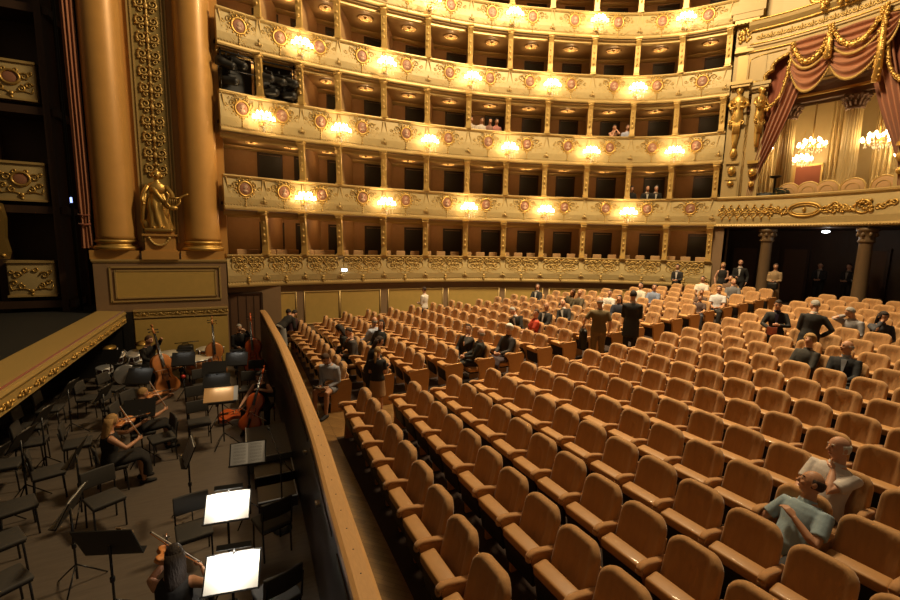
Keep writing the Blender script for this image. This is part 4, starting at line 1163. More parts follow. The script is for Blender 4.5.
def person(label, loc, yaw, pose='stand', h=1.72, skin='fair', top=(.02,.018,.016), sleeve='long', hem='hip', bottom=('trousers',(.02,.018,.016)),
           hair=('short','dark'), lean=0, tilt=0, twist=0, head=(0,0,0), L='down', R='down', elbL=None, elbR=None, female=False, near=False,
           suit=None, group='people in the hall', shoe=(.015,.012,.01), seat_h=.50, cat='person', knees=(.14,.14), kfwd=None, curl=35, mats=None, bare_legs=False, legs_side=0., belly=0.):
    k = h/1.72
    root = empty('person', loc, yaw); root.scale = (k,k,k)
    tag(root, label, cat, group)
    sk = mats or ('skin_'+skin)
    sit = pose in ('sit','perch')
    hz = (seat_h/k+.075) if sit else .925
    T = Matrix.Translation((0,0,hz)) @ R3(twist,'Z') @ R3(tilt,'X') @ R3(lean,'Y')
    sw = .92 if female else 1.
    prof = [(-.11,.095,.13),(-.05,.115,.168),(.02,.118,.172),(.10,.108,.150*(.94 if female else 1)),(.18,.102,.138*(.90 if female else 1)),(.28,.115,.152),(.36,.122,.166*sw),(.43,.112,.172*sw),(.485,.092,.150*sw),(.52,.072,.10),(.55,.058,.066),(.60,.054,.058),(.64,.052,.055)]
    def tor(M, f=1., add=0., z0=-.2, z1=.65, flare=0.):
        rr = []
        for z, rx, ry in prof:
            if z0 <= z <= z1:
                b = belly*math.exp(-((z-.12)/.13)**2)
                rr.append((T@Vector((b*.6,0,z)), (T.to_3x3()@Vector((1,0,0)))*(rx*f+add+b), (T.to_3x3()@Vector((0,1,0)))*(ry*f+add+b*.5)))
        M.rings(rr, 20, True)
    HM = T @ Matrix.Translation((.012,0,.60)) @ R3(head[0],'Z') @ R3(head[1],'Y') @ R3(head[2],'X')
    B = mb(sk); tor(B)
    B.rings([(HM@Vector((.0,0,z)), HM.to_3x3()@Vector((r,0,0)), HM.to_3x3()@Vector((0,r,0))) for z, r in ((-.06,.056),(.0,.054),(.05,.056))], 12)
    B.ball((.012,0,.125), (.098,.077,.112), 18, 12, HM); B.ball((.035,0,.062), (.066,.056,.062), 14, 10, HM); B.ball((.062,0,.028), (.028,.028,.022), 8, 6, HM)
    B.tube([(.100,0,.135),(.116,0,.108),(.124,0,.090),(.104,0,.080)], [.010,.013,.017,.010], 8, True, HM)
    for sg in (-1,1):
        B.ball((.0,sg*.080,.105), (.022,.010,.032), 8, 6, HM); B.ball((.082,sg*.036,.085), (.024,.022,.022), 8, 6, HM)
    # arms
    hands = {}
    for sg, tgt, elb, nm in ((1,L,elbL,'L'),(-1,R,elbR,'R')):
        sh = T@Vector((0,sg*.178*sw,.448))
        if tgt == 'down': w = T@Vector((.06,sg*.25,-.06)); ez = elb or (-.6,sg*.5,-.1)
        elif tgt == 'lap': w = Vector((.30,sg*.08,hz+.13)); ez = elb or (-.4,sg*.6,-.8)
        elif tgt == 'chin': w = HM@Vector((.13,sg*.02,-.09)); ez = elb or (.5,sg*.5,-1.)
        elif tgt == 'face': w = HM@Vector((.10,sg*.075,.03)); ez = elb or (.4,sg*.6,-1.)
        elif tgt == 'front': w = T@Vector((.27,sg*.09,.14)); ez = elb or (-.5,sg*.38,-1.)
        elif tgt == 'cheek': w = HM@Vector((.085,sg*.065,-.11)); ez = elb or (.4,sg*.6,-1.)
        elif tgt == 'chest': w = T@Vector((.20,sg*.05,.36)); ez = elb or (.1,sg*.8,-1.)
        elif tgt == 'armrest': w = Vector((.26,sg*.30,hz+.13)); ez = elb or (-.7,sg*.7,-.5)
        elif tgt == 'hip': w = T@Vector((.05,sg*.20,.04)); ez = elb or (-.4,sg*1.,.0)
        elif tgt == 'thigh': w = Vector((.36,sg*.13,hz+.11)); ez = elb or (-.4,sg*1,-.3)
        else: w = Vector(tgt); ez = elb or (-.2,sg*.8,-.7)
        hint = T.to_3x3()@Vector(ez)
        e, w = ik(sh, w, .295, .255, hint)
        B.tube([T@Vector((0,sg*.10*sw,.45)), sh, sh.lerp(e,.35), sh.lerp(e,.75), e, e.lerp(w,.25), e.lerp(w,.65), w], [.055,.060,.050,.043,.039,.041,.034,.026], 12)
        d = (w-e).normalized(); side = d.cross(T.to_3x3()@Vector((0,0,1))); side = side.normalized() if side.length > .1 else d.cross(Vector((1,0,0))).normalized()
        inw = (T@Vector((.1,0,.2)))-w; n = inw - d*inw.dot(d); n = n.normalized() if n.length > .02 else Vector((0,0,-1))
        s2 = n.cross(d).normalized()
        B.rings([(w+d*t, s2*a, n*b) for t,a,b in ((-.01,.026,.022),(.025,.034,.020),(.06,.040,.018),(.085,.040,.015))], 12)
        for i in range(4):
            o = s2*(-.029+.0195*i); ln = (.068,.078,.074,.058)[i]; c = math.radians(curl+i*3)
            p0 = w+d*.072+o; p1 = w+d*.088+o
            d1 = d*math.cos(c*.6)+n*math.sin(c*.6); d2 = d*math.cos(c*1.6)+n*math.sin(c*1.6); d3 = d*math.cos(c*2.3)+n*math.sin(c*2.3)
            p2 = p1+d1*ln*.45; p3 = p2+d2*ln*.33; p4 = p3+d3*ln*.25
            B.tube([p0,p1,p2,p3,p4], [.0095,.0092,.0085,.0078,.006], 7)
        ts = -1 if (s2.dot(T.to_3x3()@Vector((0,0,1))) < 0) else 1
        B.tube([w+d*.02+s2*ts*.022, w+d*.045+s2*ts*.045+n*.008, w+d*.072+s2*ts*.052+n*.020, w+d*.092+s2*ts*.050+n*.030], [.014,.0115,.010,.0075], 7)
        hands[nm] = (sh, e, w, d, n, s2)
    # legs
    legs = []
    for sg, ks in ((1,knees[0]),(-1,knees[1])):
        hp = Vector((0,sg*.088,hz-.02))
        if sit:
            kn = Vector((kfwd or .43, sg*ks+legs_side, hz-.01)); an = Vector((kn.x+.03, sg*(ks-.01)+legs_side, .085))
            if pose == 'perch': kn = Vector((.36,sg*(ks+.04),hz-.16)); an = Vector((.30,sg*(ks+.03),.26))
        else:
            kn = Vector((.02,sg*.098,.50)); an = Vector((-.01,sg*.10,.085))
        B.tube([hp, hp.lerp(kn,.3), hp.lerp(kn,.75), kn, kn.lerp(an,.3), kn.lerp(an,.75), an], [.092,.086,.064,.056,.056,.042,.036], 12)
        B.rings([(an+Vector((x,0,z)), Vector((0,a,0)), Vector((0,0,b))) for x,z,a,b in ((-.05,-.04,.03,.035),(.0,-.035,.036,.045),(.08,-.055,.042,.028),(.15,-.062,.035,.020))], 10)
        legs.append((hp,kn,an))
    body = B.build('body', root)
    fuse(body, .0065 if near else .016, 2)
    # face
    for sg in (-1,1):
        E = mb('eye'); E.ball((.100,sg*.031,.128), (.007,.011,.005), 8, 6, HM); E.build('eye', body)
        E = mb('hair_'+(hair[1] if hair[0] != 'none' else 'dark')); E.tube([(.098,sg*.016,.148),(.100,sg*.032,.152),(.088,sg*.050,.147)], .0055, 5, True, HM); E.build('eyebrow', body)
    E = mb('lips'); E.tube([(.091,-.024,.050),(.102,0,.053),(.091,.024,.050)], [.004,.0075,.004], 6, True, HM); E.build('mouth', body)
    # clothes
    vox = .011 if near else .018
    if bottom[0] == 'trousers':
        C = mb(cloth(bottom[1])); tor(C, 1.05, .006, -.2, .12)
        for hp,kn,an in legs:
            C.tube([hp, hp.lerp(kn,.3), hp.lerp(kn,.75), kn, kn.lerp(an,.3), kn.lerp(an,.75), an+Vector((0,0,.0))], [.105,.100,.080,.073,.072,.066,.066], 12)
        fuse(C.build('trousers', root), vox)
    elif bottom[0] == 'shorts':
        C = mb(cloth(bottom[1])); tor(C, 1.05, .006, -.2, .12)
        for hp,kn,an in legs: C.tube([hp, hp.lerp(kn,.3), hp.lerp(kn,.7)], [.106,.102,.088], 12)
        fuse(C.build('shorts', root), vox)
    else:
        C = mb(cloth(bottom[1])); ln = bottom[2] if len(bottom) > 2 else .55; tor(C, 1.05, .008, -.2, .14)
        if sit:
            kl, kr = legs[0][1], legs[1][1]; mid = (kl+kr)/2; hp = Vector((0,0,hz-.02)); w = (kl-kr).length/2
            rg = [(hp+Vector((-.05,0,.0)), (0,.19,0), (0,0,.12)), (hp.lerp(mid,.5), (0,.18+w*.3,0), (0,0,.105)), (mid+Vector((.0,0,0)), (0,w+.085,0), (.03,0,.085))]
            if ln > .6: rg += [(mid+Vector((.07,0,-.10)), (0,w+.10,0), (.08,0,.05)), (mid+Vector((.08,0,-(ln-.5))), (0,w+.11,0), (.10,0,.0))]
            C.rings(rg, 18)
        else:
            C.rings([(Vector((0,0,hz-.05)), (.135,0,0),(0,.19,0)), (Vector((0.01,0,hz-.05-ln*.5)), (.16,0,0),(0,.205,0)), (Vector((0.01,0,hz-.05-ln)), (.18,0,0),(0,.225,0))], 20)
        fuse(C.build('skirt', root), vox)
    C = mb(cloth(top)); z0 = -.06
    tor(C, 1.07, .010, z0, .525)
    if hem == 'thigh' and not sit: C.rings([(T@Vector((0,0,.05)), (.135,0,0),(0,.19,0)), (T@Vector((0,0,-.15)), (.15,0,0),(0,.20,0)), (T@Vector((0,0,-.34)), (.16,0,0),(0,.21,0))], 18)
    for nm, sg in (('L',1),('R',-1)):
        sh, e, w, d, n, s2 = hands[nm]
        if sleeve == 'none': continue
        pts = [T@Vector((0,sg*.09*sw,.445)), sh, sh.lerp(e,.4)]; rad = [.064,.076,.068]
        if sleeve == 'long': pts += [e, e.lerp(w,.5), e.lerp(w,.97)]; rad += [.056,.050,.042]
        else: pts += [sh.lerp(e,.72)]; rad += [.066]
        C.tube(pts, rad, 12)
    tn = 'shirt' if sleeve == 'short' else ('dress' if sleeve == 'none' else ('jacket' if suit else 'top'))
    fuse(C.build(tn, root), vox)
    if suit:
        C = mb(cloth(suit[0])); C.add([(T@Vector(p)) for p in ((.132,-.045,.48),(.132,.045,.48),(.146,.008,.20),(.146,-.008,.20),(.10,-.04,.48),(.10,.04,.48),(.11,.006,.20),(.11,-.006,.20))], [(0,1,2,3),(4,7,6,5),(0,4,5,1),(1,5,6,2),(2,6,7,3),(3,7,4,0)], False)
        C.rings([(T@Vector((.004,0,z)), T.to_3x3()@Vector((r,0,0)), T.to_3x3()@Vector((0,r*1.05,0))) for z, r in ((.50,.082),(.55,.068),(.565,.066))], 14); sf = C.build('shirt_front', root)
        if len(suit) > 1:
            C = mb(cloth(suit[1])); C.add([(T@Vector(p)) for p in ((.146,-.014,.46),(.146,.014,.46),(.158,.022,.20),(.158,-.022,.20),(.13,-.01,.46),(.13,.01,.46),(.14,.02,.20),(.14,-.02,.20))], [(0,1,2,3),(4,7,6,5),(0,4,5,1),(1,5,6,2),(2,6,7,3),(3,7,4,0)], False); C.build('tie', sf)
    elif sleeve != 'none':
        C = mb(cloth(top)); C.rings([(T@Vector((.004,0,z)), T.to_3x3()@Vector((r,0,0)), T.to_3x3()@Vector((0,r*1.05,0))) for z, r in ((.50,.088),(.535,.074),(.555,.070),(.556,.060),(.53,.060))], 14, False); C.build('collar', root)
    for hp,kn,an in legs:
        C = mb(cloth(shoe)); C.rings([(an+Vector((x,0,z)), Vector((0,a,0)), Vector((0,0,b))) for x,z,a,b in ((-.075,-.045,.020,.022),(-.05,-.042,.040,.040),(.02,-.035,.043,.048),(.09,-.052,.048,.033),(.16,-.060,.042,.025),(.19,-.064,.02,.015))], 12); C.build('shoe', root)
    # hair
    st, hc = hair
    if st != 'none':
        C = mb('hair_'+hc); n, m = 22, 16; vs = []
        c0 = Vector((.006,0,.132)); rad = Vector((.106,.088,.116))
        if st in ('short','bald'): rad = Vector((.103,.0835,.113))
        if st == 'curly': rad = Vector((.122,.108,.130))
        for i in range(m+1):
            ph = PI*i/m
            for j in range(n):
                th = 2*PI*j/n; d = Vector((math.sin(ph)*math.cos(th), math.sin(ph)*math.sin(th), math.cos(ph)))
                if st == 'bald': ok = d.x < .30 and -.6 < d.z < (.34 if near else .08)
                elif st in ('long','bun'): ok = (d.z > .42) if d.x > .42 else (d.z > -.7)
                else: ok = (d.z > .45) if d.x > .40 else (d.z > -.50 if d.x < 0 else d.z > -.05)
                f = 1. if ok else .78
                vs.append(c0+Vector((d.x*rad.x,d.y*rad.y,d.z*rad.z))*f)
        fs = [(i*n+j, (i+1)*n+j, (i+1)*n+(j+1)%n, i*n+(j+1)%n) for i in range(m) for j in range(n)]
        C.add(vs, fs, True, HM)
        if st == 'long':
            C.rings([(HM@Vector((x,0,z)), HM.to_3x3()@Vector((a,0,0)), HM.to_3x3()@Vector((0,b,0))) for x,z,a,b in ((-.03,.16,.075,.090),(-.045,.07,.062,.098),(-.055,-.03,.050,.100),(-.07,-.13,.042,.09),(-.08,-.22,.022,.06))], 16)
        if st == 'bun': C.ball((-.115,0,.17), (.05,.05,.05), 10, 8, HM)
        if st == 'braid': C.tube([(-.10,0,.10),(-.115,.0,.0),(-.11,0,-.12),(-.10,0,-.25)], [.035,.035,.03,.015], 8, True, HM)
        C.build('hair', root)
    root['_hands'] = 0; del root['_hands']
    M0 = Matrix.Translation(loc) @ Matrix.Rotation(yaw,4,'Z') @ Matrix.Scale(k,4)
    return root, {n: (M0@q[2], (M0.to_3x3()@q[3]).normalized(), (M0.to_3x3()@q[4]).normalized(), M0@q[0]) for n, q in hands.items()}, M0@HM, M0@T
def seated(name, label, dyaw=0, dx=0., dy=0., **kw):
    b, r, k = SIT[name]; x, y, a = seat_pos(b, r, k)
    ya = PI - a + math.radians(dyaw)
    # pelvis just in front of the back
    return person(label, (x-.20+dx, y+dy, F(x)), ya, 'sit', lean=kw.pop('lean',-9), seat_h=kw.pop('seat_h',.445), **kw)
def booklet(label, M, w=.15, h=.21, m='paper', cat='booklet'):
    e = MB().use(m); 
    for sg in (-1,1): e.add([(0,0,-h/2),(sg*w,-.03,-h/2),(sg*w,-.03,h/2),(0,0,h/2),(0,.006,-h/2),(sg*w,-.024,-h/2),(sg*w,-.024,h/2),(0,.006,h/2)], [(0,1,2,3),(4,7,6,5),(0,4,5,1),(1,5,6,2),(2,6,7,3),(3,7,4,0)], False)
    o = e.build('booklet'); o.matrix_world = M; tag(o, label, cat); return o

BK = (.014,.012,.011); WH = (.70,.66,.58); NAVY = (.02,.022,.035); GREY = (.22,.22,.24)
G1 = 'audience in the stalls'
def p_(n, label, **kw): kw.setdefault('group', G1); return seated(n, label, **kw)
# ---- far front corner
p_('pit_corner', 'person in dark jacket and maroon top seated at far end of the front row', dyaw=-50, lean=12, hair=('short','dark'), top=(.06,.02,.025), bottom=('trousers',BK), head=(-20,20,0), L='lap', R='lap')
person('person in black top and patterned skirt bending over beside the far front row', (1.0,13.75,0), math.radians(40), lean=62, female=True, h=1.62, top=BK, bottom=('skirt',(.30,.29,.27),.6), hair=('short','dark'), head=(0,-20,0), L=(.55,.12,.72), R=(.5,-.12,.70), group=G1)
# ---- front rows beyond the aisle
p_('lightblue_bald', 'bald man in pale blue shirt seated in third row turning towards a long-haired woman', dyaw=-35, twist=-15, top=(.42,.45,.55), bottom=('trousers',NAVY), hair=('bald','grey'), head=(-25,0,0), L='lap', R='lap', sleeve='long')
p_('black_longhair', 'woman with long dark hair and black top seated beside the bald man in pale blue', dyaw=25, female=True, hair=('long','dark'), head=(30,0,0), L='lap', R='lap')
p_('dark_woman_row2', 'woman with long dark hair in black seated in second row leaning forward', lean=14, female=True, hair=('long','dark'), head=(-20,15,0), L='lap', R='lap', dyaw=-10)
p_('dark_man_row2', 'dark haired person in charcoal seated in second row left of the long-haired woman', lean=8, hair=('short','darkbrown'), top=(.06,.05,.045), head=(25,5,0), L='lap', R='chin')
_, hd, hm, tm = p_('reader', 'young person in grey shirt and shorts reading sideways at the aisle end of front row', dyaw=48, dx=-.02, dy=-.12, lean=14, h=1.66, hair=('short','brown'), top=(.36,.37,.42), sleeve='long', bottom=('shorts',(.20,.20,.22)), head=(0,25,0), L='front', R='front', skin='tan', legs_side=0)
booklet('white open booklet held by the young reader at the front row aisle end', Matrix.Translation((hd['L'][0]+hd['R'][0])/2+hd['L'][1]*.10) @ Matrix.Rotation(PI+.84-PI/2,4,'Z') @ Matrix.Rotation(-.9,4,'X'), .12, .19)
person('girl with braided blond hair, black top and tan skirt, standing in the aisle', (2.42,8.28,F(2.4)), math.radians(72), h=1.36, female=True, skin='fair', top=BK, sleeve='short', bottom=('skirt',(.35,.20,.09),.42), hair=('braid','blond'), L='front', R='front', head=(-25,5,0), group=G1)
_, hd, _, _ = person('teenager in black with brown hair leaning over the second row aisle seat', (2.36,8.52+.16,F(2.3)), math.radians(5), h=1.52, lean=18, female=True, top=BK, bottom=('trousers',BK), hair=('long','darkbrown'), head=(-25,5,0), L='front', R=(.42,-.15,1.02), group=G1)
_, hd, _, _ = person('woman in white blouse and black skirt standing between rows, back turned', (6.27,15.1,F(6.3)), math.radians(122), h=1.60, female=True, top=(.72,.66,.58), sleeve='long', bottom=('skirt',BK,.5), hair=('short','darkbrown'), L='front', R='front', group=G1)
# ---- couple and the white haired woman at the aisle
p_('couple_woman', 'dark haired woman in black seated in fifth row facing the balding man in suit', dyaw=20, female=True, hair=('short','darkbrown'), head=(25,0,0), L='chin', R='lap', top=(.03,.022,.018))
p_('couple_man', 'balding man in dark suit seated at the aisle end of fifth row facing a woman', dyaw=-22, twist=-10, hair=('bald','grey'), suit=((.55,.50,.44),), head=(-30,0,0), L='lap', R='lap')
p_('white_hair', 'woman with white curly hair and black coat seated at aisle end of sixth row', dyaw=15, female=True, hair=('curly','white'), top=(.035,.028,.026), bottom=('skirt',(.05,.03,.035),.8), head=(25,8,0), L='lap', R='lap')
# ---- middle of the far block
p_('longhair_back', 'woman with long dark hair and white collar, seated alone near the far wall', female=True, hair=('long','dark'), dyaw=35, suit=((.62,.58,.52),), head=(20,0,0), L='lap', R='lap')
p_('olive_woman', 'woman in olive top with brown hair, leaning sideways in the twelfth row', female=True, hair=('long','brown'), top=(.09,.065,.03), tilt=-12, head=(10,0,-10), L='lap', R='armrest', skin='tan')
p_('olive_man', 'man in olive jacket seated right of the woman in olive, twelfth row', top=(.10,.075,.04), hair=('bald','brown'), tilt=8, head=(35,0,0), L='lap', R='lap', skin='tan')
p_('dark_suit_white_shirt', 'bald man in black suit with open white shirt leaning back in the tenth row', hair=('bald','darkbrown'), suit=((.68,.63,.55),), tilt=14, dyaw=25, L='lap', R='lap')
p_('leaning_suit', 'grey haired man in dark suit and pale shirt leaning towards the woman in red', hair=('short','grey'), suit=((.60,.60,.62),), tilt=22, twist=25, lean=0, head=(-30,10,0), L='lap', R='lap')
p_('red_top', 'woman in bright red top seated beside the leaning man in dark suit', female=True, top=(.55,.055,.02), sleeve='short', hair=('short','brown'), dyaw=-15, head=(35,5,0), L='lap', R='lap')
p_('bald_suit', 'bald man in black suit and white shirt seated behind the woman in red', hair=('bald','grey'), suit=((.68,.63,.56),), dyaw=18, head=(20,5,0), L='lap', R='lap', skin='tan')
p_('boy_white', 'dark haired boy in white shirt seated behind the standing man in khaki', top=(.66,.62,.56), hair=('short','dark'), h=1.6, dyaw=25, L='lap', R='lap')
p_('dark_back', 'person with long dark hair in navy seated right of the standing man in khaki', female=True, top=NAVY, hair=('long','dark'), dyaw=30, L='lap', R='lap')
_, hd, _, _ = person('bald man in khaki shirt and trousers standing in the central aisle holding a black bag', (8.42,8.30,F(8.4)), math.radians(52), h=1.80, top=(.15,.105,.045), sleeve='short', bottom=('trousers',(.19,.125,.055)), hair=('bald','grey'), L=(.24,.34,.98), R='down', head=(20,8,0), group=G1, belly=.02)
e = empty('bag', hd['L'][0]+Vector((0,0,-.36))); M = mb('black'); M.pillow((0,0,0), (.36,.20,.52), .07, 4, rot=Matrix.Rotation(.9,4,'Z')); M.build('bag_body', e); M = mb('black'); M.tube(spline([(-.06,0,.24),(-.04,0,.33),(.04,0,.33),(.06,0,.24)],4), .012, 6); M.build('handle', e)
tag(e, 'black shoulder bag hanging from the hand of the man in khaki', 'bag')
person('man in black suit standing in the central aisle with his back to the camera', (9.55,8.25,F(9.55)), math.radians(40), h=1.86, hair=('short','dark'), suit=((.6,.55,.5),), hem='thigh', L='front', R='front', group=G1)
p_('white_top_back', 'dark haired woman in white top seated left of the person in blue, back rows', female=True, top=(.62,.56,.44), hair=('short','dark'), dyaw=20, L='lap', R='lap')
p_('blue_top_back', 'dark haired person in slate blue seated right of the woman in white, back rows', top=(.20,.23,.32), hair=('short','darkbrown'), dyaw=20, head=(15,5,0), L='lap', R='lap')
person('usher in black with white collar standing by the far wall at the back rows', (16.6,12.72-.55,F(16.6)), math.radians(200), h=1.66, female=True, hair=('bun','dark'), suit=((.65,.6,.55),), L='front', R='front', group=G1)
p_('white_shirt_man', 'man in white shirt seated in eighteenth row behind a child', top=(.72,.64,.52), sleeve='short', hair=('short','dark'), dyaw=25, L='lap', R='lap', skin='tan')
p_('child_front', 'child with short hair in dark top seated in front of the man in white shirt', h=1.35, top=(.12,.07,.045), sleeve='short', hair=('short','brown'), dyaw=25, L='lap', R='lap', skin='tan')
p_('white_shirt_man2', 'man in pale shirt seated at the aisle with a small child in front', top=(.58,.56,.56), sleeve='short', hair=('short','dark'), dyaw=25, L='lap', R='lap', skin='tan')
p_('child_aisle', 'small child in dark clothes seated at aisle end below the man in pale shirt', h=1.32, top=(.10,.06,.05), sleeve='short', hair=('short','brown'), dyaw=30, bottom=('trousers',(.05,.05,.06)), L='lap', R='lap', skin='tan')
p_('dark_behind', 'dark haired person seated in the last far row behind the men in white', top=(.16,.09,.05), hair=('short','dark'), dyaw=25, L='lap', R='lap')
p_('grey_behind', 'fair person in grey and black top seated under the woman in the black dress', top=(.16,.15,.15), hair=('short','blond'), dyaw=35, head=(20,0,0), L='lap', R='lap')
person('fair haired woman in sleeveless black dress standing behind the last far row', (17.85,11.05,1.25), math.radians(225), h=1.66, female=True, sleeve='none', bottom=('skirt',BK,.8), hair=('bun','blond'), head=(-20,0,0), L='front', R='down', group=G1)
_, hd, _, _ = person('bald man in dark suit and white shirt standing under the left end of royal box', (18.55,10.78,1.25), math.radians(205), h=1.78, hair=('bald','brown'), suit=((.72,.68,.62),), L='down', R='front', group=G1)
_, hd, _, _ = person('woman in beige blouse and skirt standing with a black handbag before the left column', (18.62,9.50,1.25), math.radians(200), h=1.70, female=True, top=(.40,.27,.14), bottom=('skirt',(.34,.22,.11),.62), hair=('bun','darkbrown'), L='front', R='front', group=G1)
e = empty('handbag', (hd['L'][0]+hd['R'][0])/2+Vector((-.06,-.02,-.17))); M = mb('black'); M.pillow((0,0,0), (.16,.36,.28), .07, 4); M.build('bag_body', e); M = mb('black'); M.tube(spline([(0,-.10,.12),(0,-.06,.2),(0,.06,.2),(0,.10,.12)],4), .012, 6); M.build('handle', e)
tag(e, 'black handbag held by the woman in beige under the royal box', 'bag')
# ---- near block
_, hd, hm, _ = person('woman in black coat standing among the rows holding a reddish programme', (11.66,5.80,F(11.6)), math.radians(207), h=1.66, female=True, hair=('short','dark'), suit=((.05,.04,.10),), hem='thigh', L=(.26,.06,1.15), R=(.30,-.12,1.06), head=(0,15,0), group=G1)
mat('programme_red', (.42,.12,.10), .5, var=.5, scale=14)
booklet('reddish printed programme held by the woman in black coat', Matrix.Translation(hd['R'][0]+hd['R'][1]*.11+Vector((-.03,0,-.03))) @ Matrix.Rotation(math.radians(207)-PI/2,4,'Z') @ Matrix.Rotation(-.3,4,'X'), .10, .21, 'programme_red')
person('man in dark suit standing among the rows with his back turned, facing a woman', (11.62,5.08,F(11.5)), math.radians(35), h=1.76, hair=('short','grey'), top=(.018,.016,.014), suit=((.5,.46,.4),), lean=8, tilt=6, head=(30,10,0), L='front', R='hip', hem='thigh', group=G1)
p_('blond_woman', 'woman with short blond hair and black patterned top seated below the standing man', dyaw=-8, dy=.14, female=True, hair=('curly','blond'), top=(.04,.036,.03), head=(10,0,0), L='lap', R='lap')
p_('dark_suit_near', 'balding man in dark jacket seated beside the blond woman, facing left', dyaw=8, dy=.05, hair=('bald','grey'), top=(.016,.016,.018), head=(-50,0,0), suit=((.3,.32,.36),), L='lap', R='lap', skin='tan')
p_('grey_shirt', 'grey haired man in pale grey striped shirt with hand on face, right rows', dyaw=-5, dy=.1, top=(.34,.33,.34), hair=('short','grey'), lean=8, head=(-45,15,0), L='lap', R='face')
p_('darkhair_woman', 'woman with long dark hair and patterned dark top seated near the right edge', dyaw=25, dx=-.05, dy=.14, female=True, hair=('long','dark'), top=(.06,.06,.07), lean=10, head=(25,5,0), L='lap', R='face', skin='tan')
p_('blue_polo', 'balding man in light blue polo shirt seated in foreground, hand at his chest', near=True, h=1.76, dyaw=-14, dy=-.10, top=(.30,.40,.46), sleeve='short', bottom=('trousers',(.035,.035,.04)), hair=('bald','darkbrown'), head=(-48,-6,0), lean=-20, tilt=6, seat_h=.33, dx=-.10, L='chest', R='armrest', skin='tan', belly=.05, group='two men in the foreground seats')
p_('white_bald', 'bald man in white shirt seated in foreground with hand raised to his face', near=True, h=1.80, dyaw=-10, dy=.09, top=(.66,.60,.56), sleeve='short', bottom=('trousers',(.10,.09,.08)), hair=('bald','white'), head=(-28,12,0), lean=-15, tilt=-3, seat_h=.40, dx=-.05, R='lap', L='cheek', skin='fair', belly=.05, group='two men in the foreground seats', elbL=(.1,1.,-.9))
# ---- visitors in the dark doorway under the royal box
for (s, n, lab, yw) in ((3.0,-2.5,'dark silhouetted person leftmost in the doorway under the royal box',190),(3.62,-2.8,'dark silhouetted person in the middle of the doorway under the royal box',175),(3.98,-2.4,'dark silhouetted person holding a white paper under the royal box',185)):
    q = RC.at(s, n, 1.25); _, hd, _, _ = person(lab, tuple(q), math.radians(yw), h=1.74, suit=((.30,.26,.22),), L='front', R='front', hair=('short','dark'), group='visitors under the royal box')
booklet('white paper held by a silhouetted person under the royal box', Matrix.Translation((hd['L'][0]+hd['R'][0])/2+Vector((-.10,0,.03))) @ Matrix.Rotation(math.radians(95),4,'Z') @ Matrix.Rotation(-1.0,4,'X'), .12, .2)
# ---- people in the boxes
def in_box(t, x, y, label, **kw):
    s = s_of(x, y); q = TIER.at(s, -.62, ZT[t]-.88); tn = TIER.tan(s); yw = math.atan2(-tn.x, tn.y)
    a = kw.pop('dyaw',0)
    return person(label, tuple(q), yw+math.radians(a), 'sit', lean=kw.pop('lean',14), seat_h=.62, group='spectators leaning on balcony rails', **kw)
BX = [(3,9.05,16.65,'pale topped person, leftmost of four at the third tier balcony rail',dict(top=(.6,.5,.4),sleeve='short',hair=('short','brown'))),
 (3,9.50,16.54,'person in white, second of four at the third tier balcony rail',dict(top=(.66,.6,.52),sleeve='short',hair=('short','dark'))),
 (3,9.86,16.45,'dark haired person, third of four at the third tier balcony rail',dict(top=(.3,.16,.12),sleeve='short',hair=('long','dark'),female=True)),
 (3,10.14,16.36,'rightmost of four people at the third tier rail, red and white top',dict(top=(.5,.2,.16),sleeve='short',hair=('short','dark'))),
 (3,15.05,14.55,'person with raised arms, left of two at the third tier balcony rail',dict(top=(.35,.18,.10),sleeve='none',bottom=('skirt',BK,.5),hair=('short','dark'),female=True,L='face',R='chin',lean=18)),
 (3,15.55,14.27,'person in pale blue top, right of two at the third tier rail',dict(top=(.45,.47,.58),sleeve='short',hair=('short','brown'))),
 (2,15.85,14.10,'woman in black, leftmost of three in the second tier box',dict(hair=('long','dark'),female=True)),
 (2,16.35,13.70,'man in dark suit and white shirt in the second tier box',dict(suit=((.75,.7,.6),),hair=('bald','dark'))),
 (2,16.62,13.48,'person in dark jacket, rightmost of three in the second tier box',dict(suit=((.7,.65,.56),),hair=('short','grey')))]
for t, x, y, lab, kw in BX: 
    kw.setdefault('L','lap'); kw.setdefault('R','lap'); in_box(t, x, y, lab, **kw)
# ---- gilded statue between the columns
e = empty('statue', (-2.30,16.64,3.645)); e.rotation_euler = (0,0,math.radians(-90)); e.scale = (1.1,1.22,1.08)
tag(e, 'gilded robed statue holding a lyre between the two proscenium columns', 'statue')
M = mb('gilt'); G = []
for i in range(24):
    t = i/23; z = lerp(.10,1.22,t); w = lerp(.29,.17,t**.8)+.03*math.exp(-((t-.62)/.15)**2); row = []
    for j in range(48):
        a = 2*PI*j/48; f = 1+.10*math.sin(a*9+t*7)*(1-t*.5)+.05*math.sin(a*17-t*5)*(1-t); row.append(Vector((w*.80*f*math.cos(a)+.04*math.sin(t*4), w*f*math.sin(a), z)))
    G.append(row+[row[0]])
M.grid([r[::-1] for r in G]); M.build('robe', e)
M = mb('gilt'); M.rings([((.02,0,1.10),(.12,0,0),(0,.16,0)),((.03,0,1.24),(.13,0,0),(0,.19,0)),((.03,0,1.34),(.11,0,0),(0,.20,0)),((.03,0,1.41),(.08,0,0),(0,.13,0)),((.04,0,1.45),(.06,0,0),(0,.065,0)),((.06,0,1.53),(.055,0,0),(0,.055,0))], 16)
M.ball((.08,.02,1.63), (.10,.085,.12), 14, 10); M.ball((.05,.015,1.67), (.12,.11,.11), 12, 8); M.ball((.175,.03,1.61), (.02,.015,.022), 6, 5)
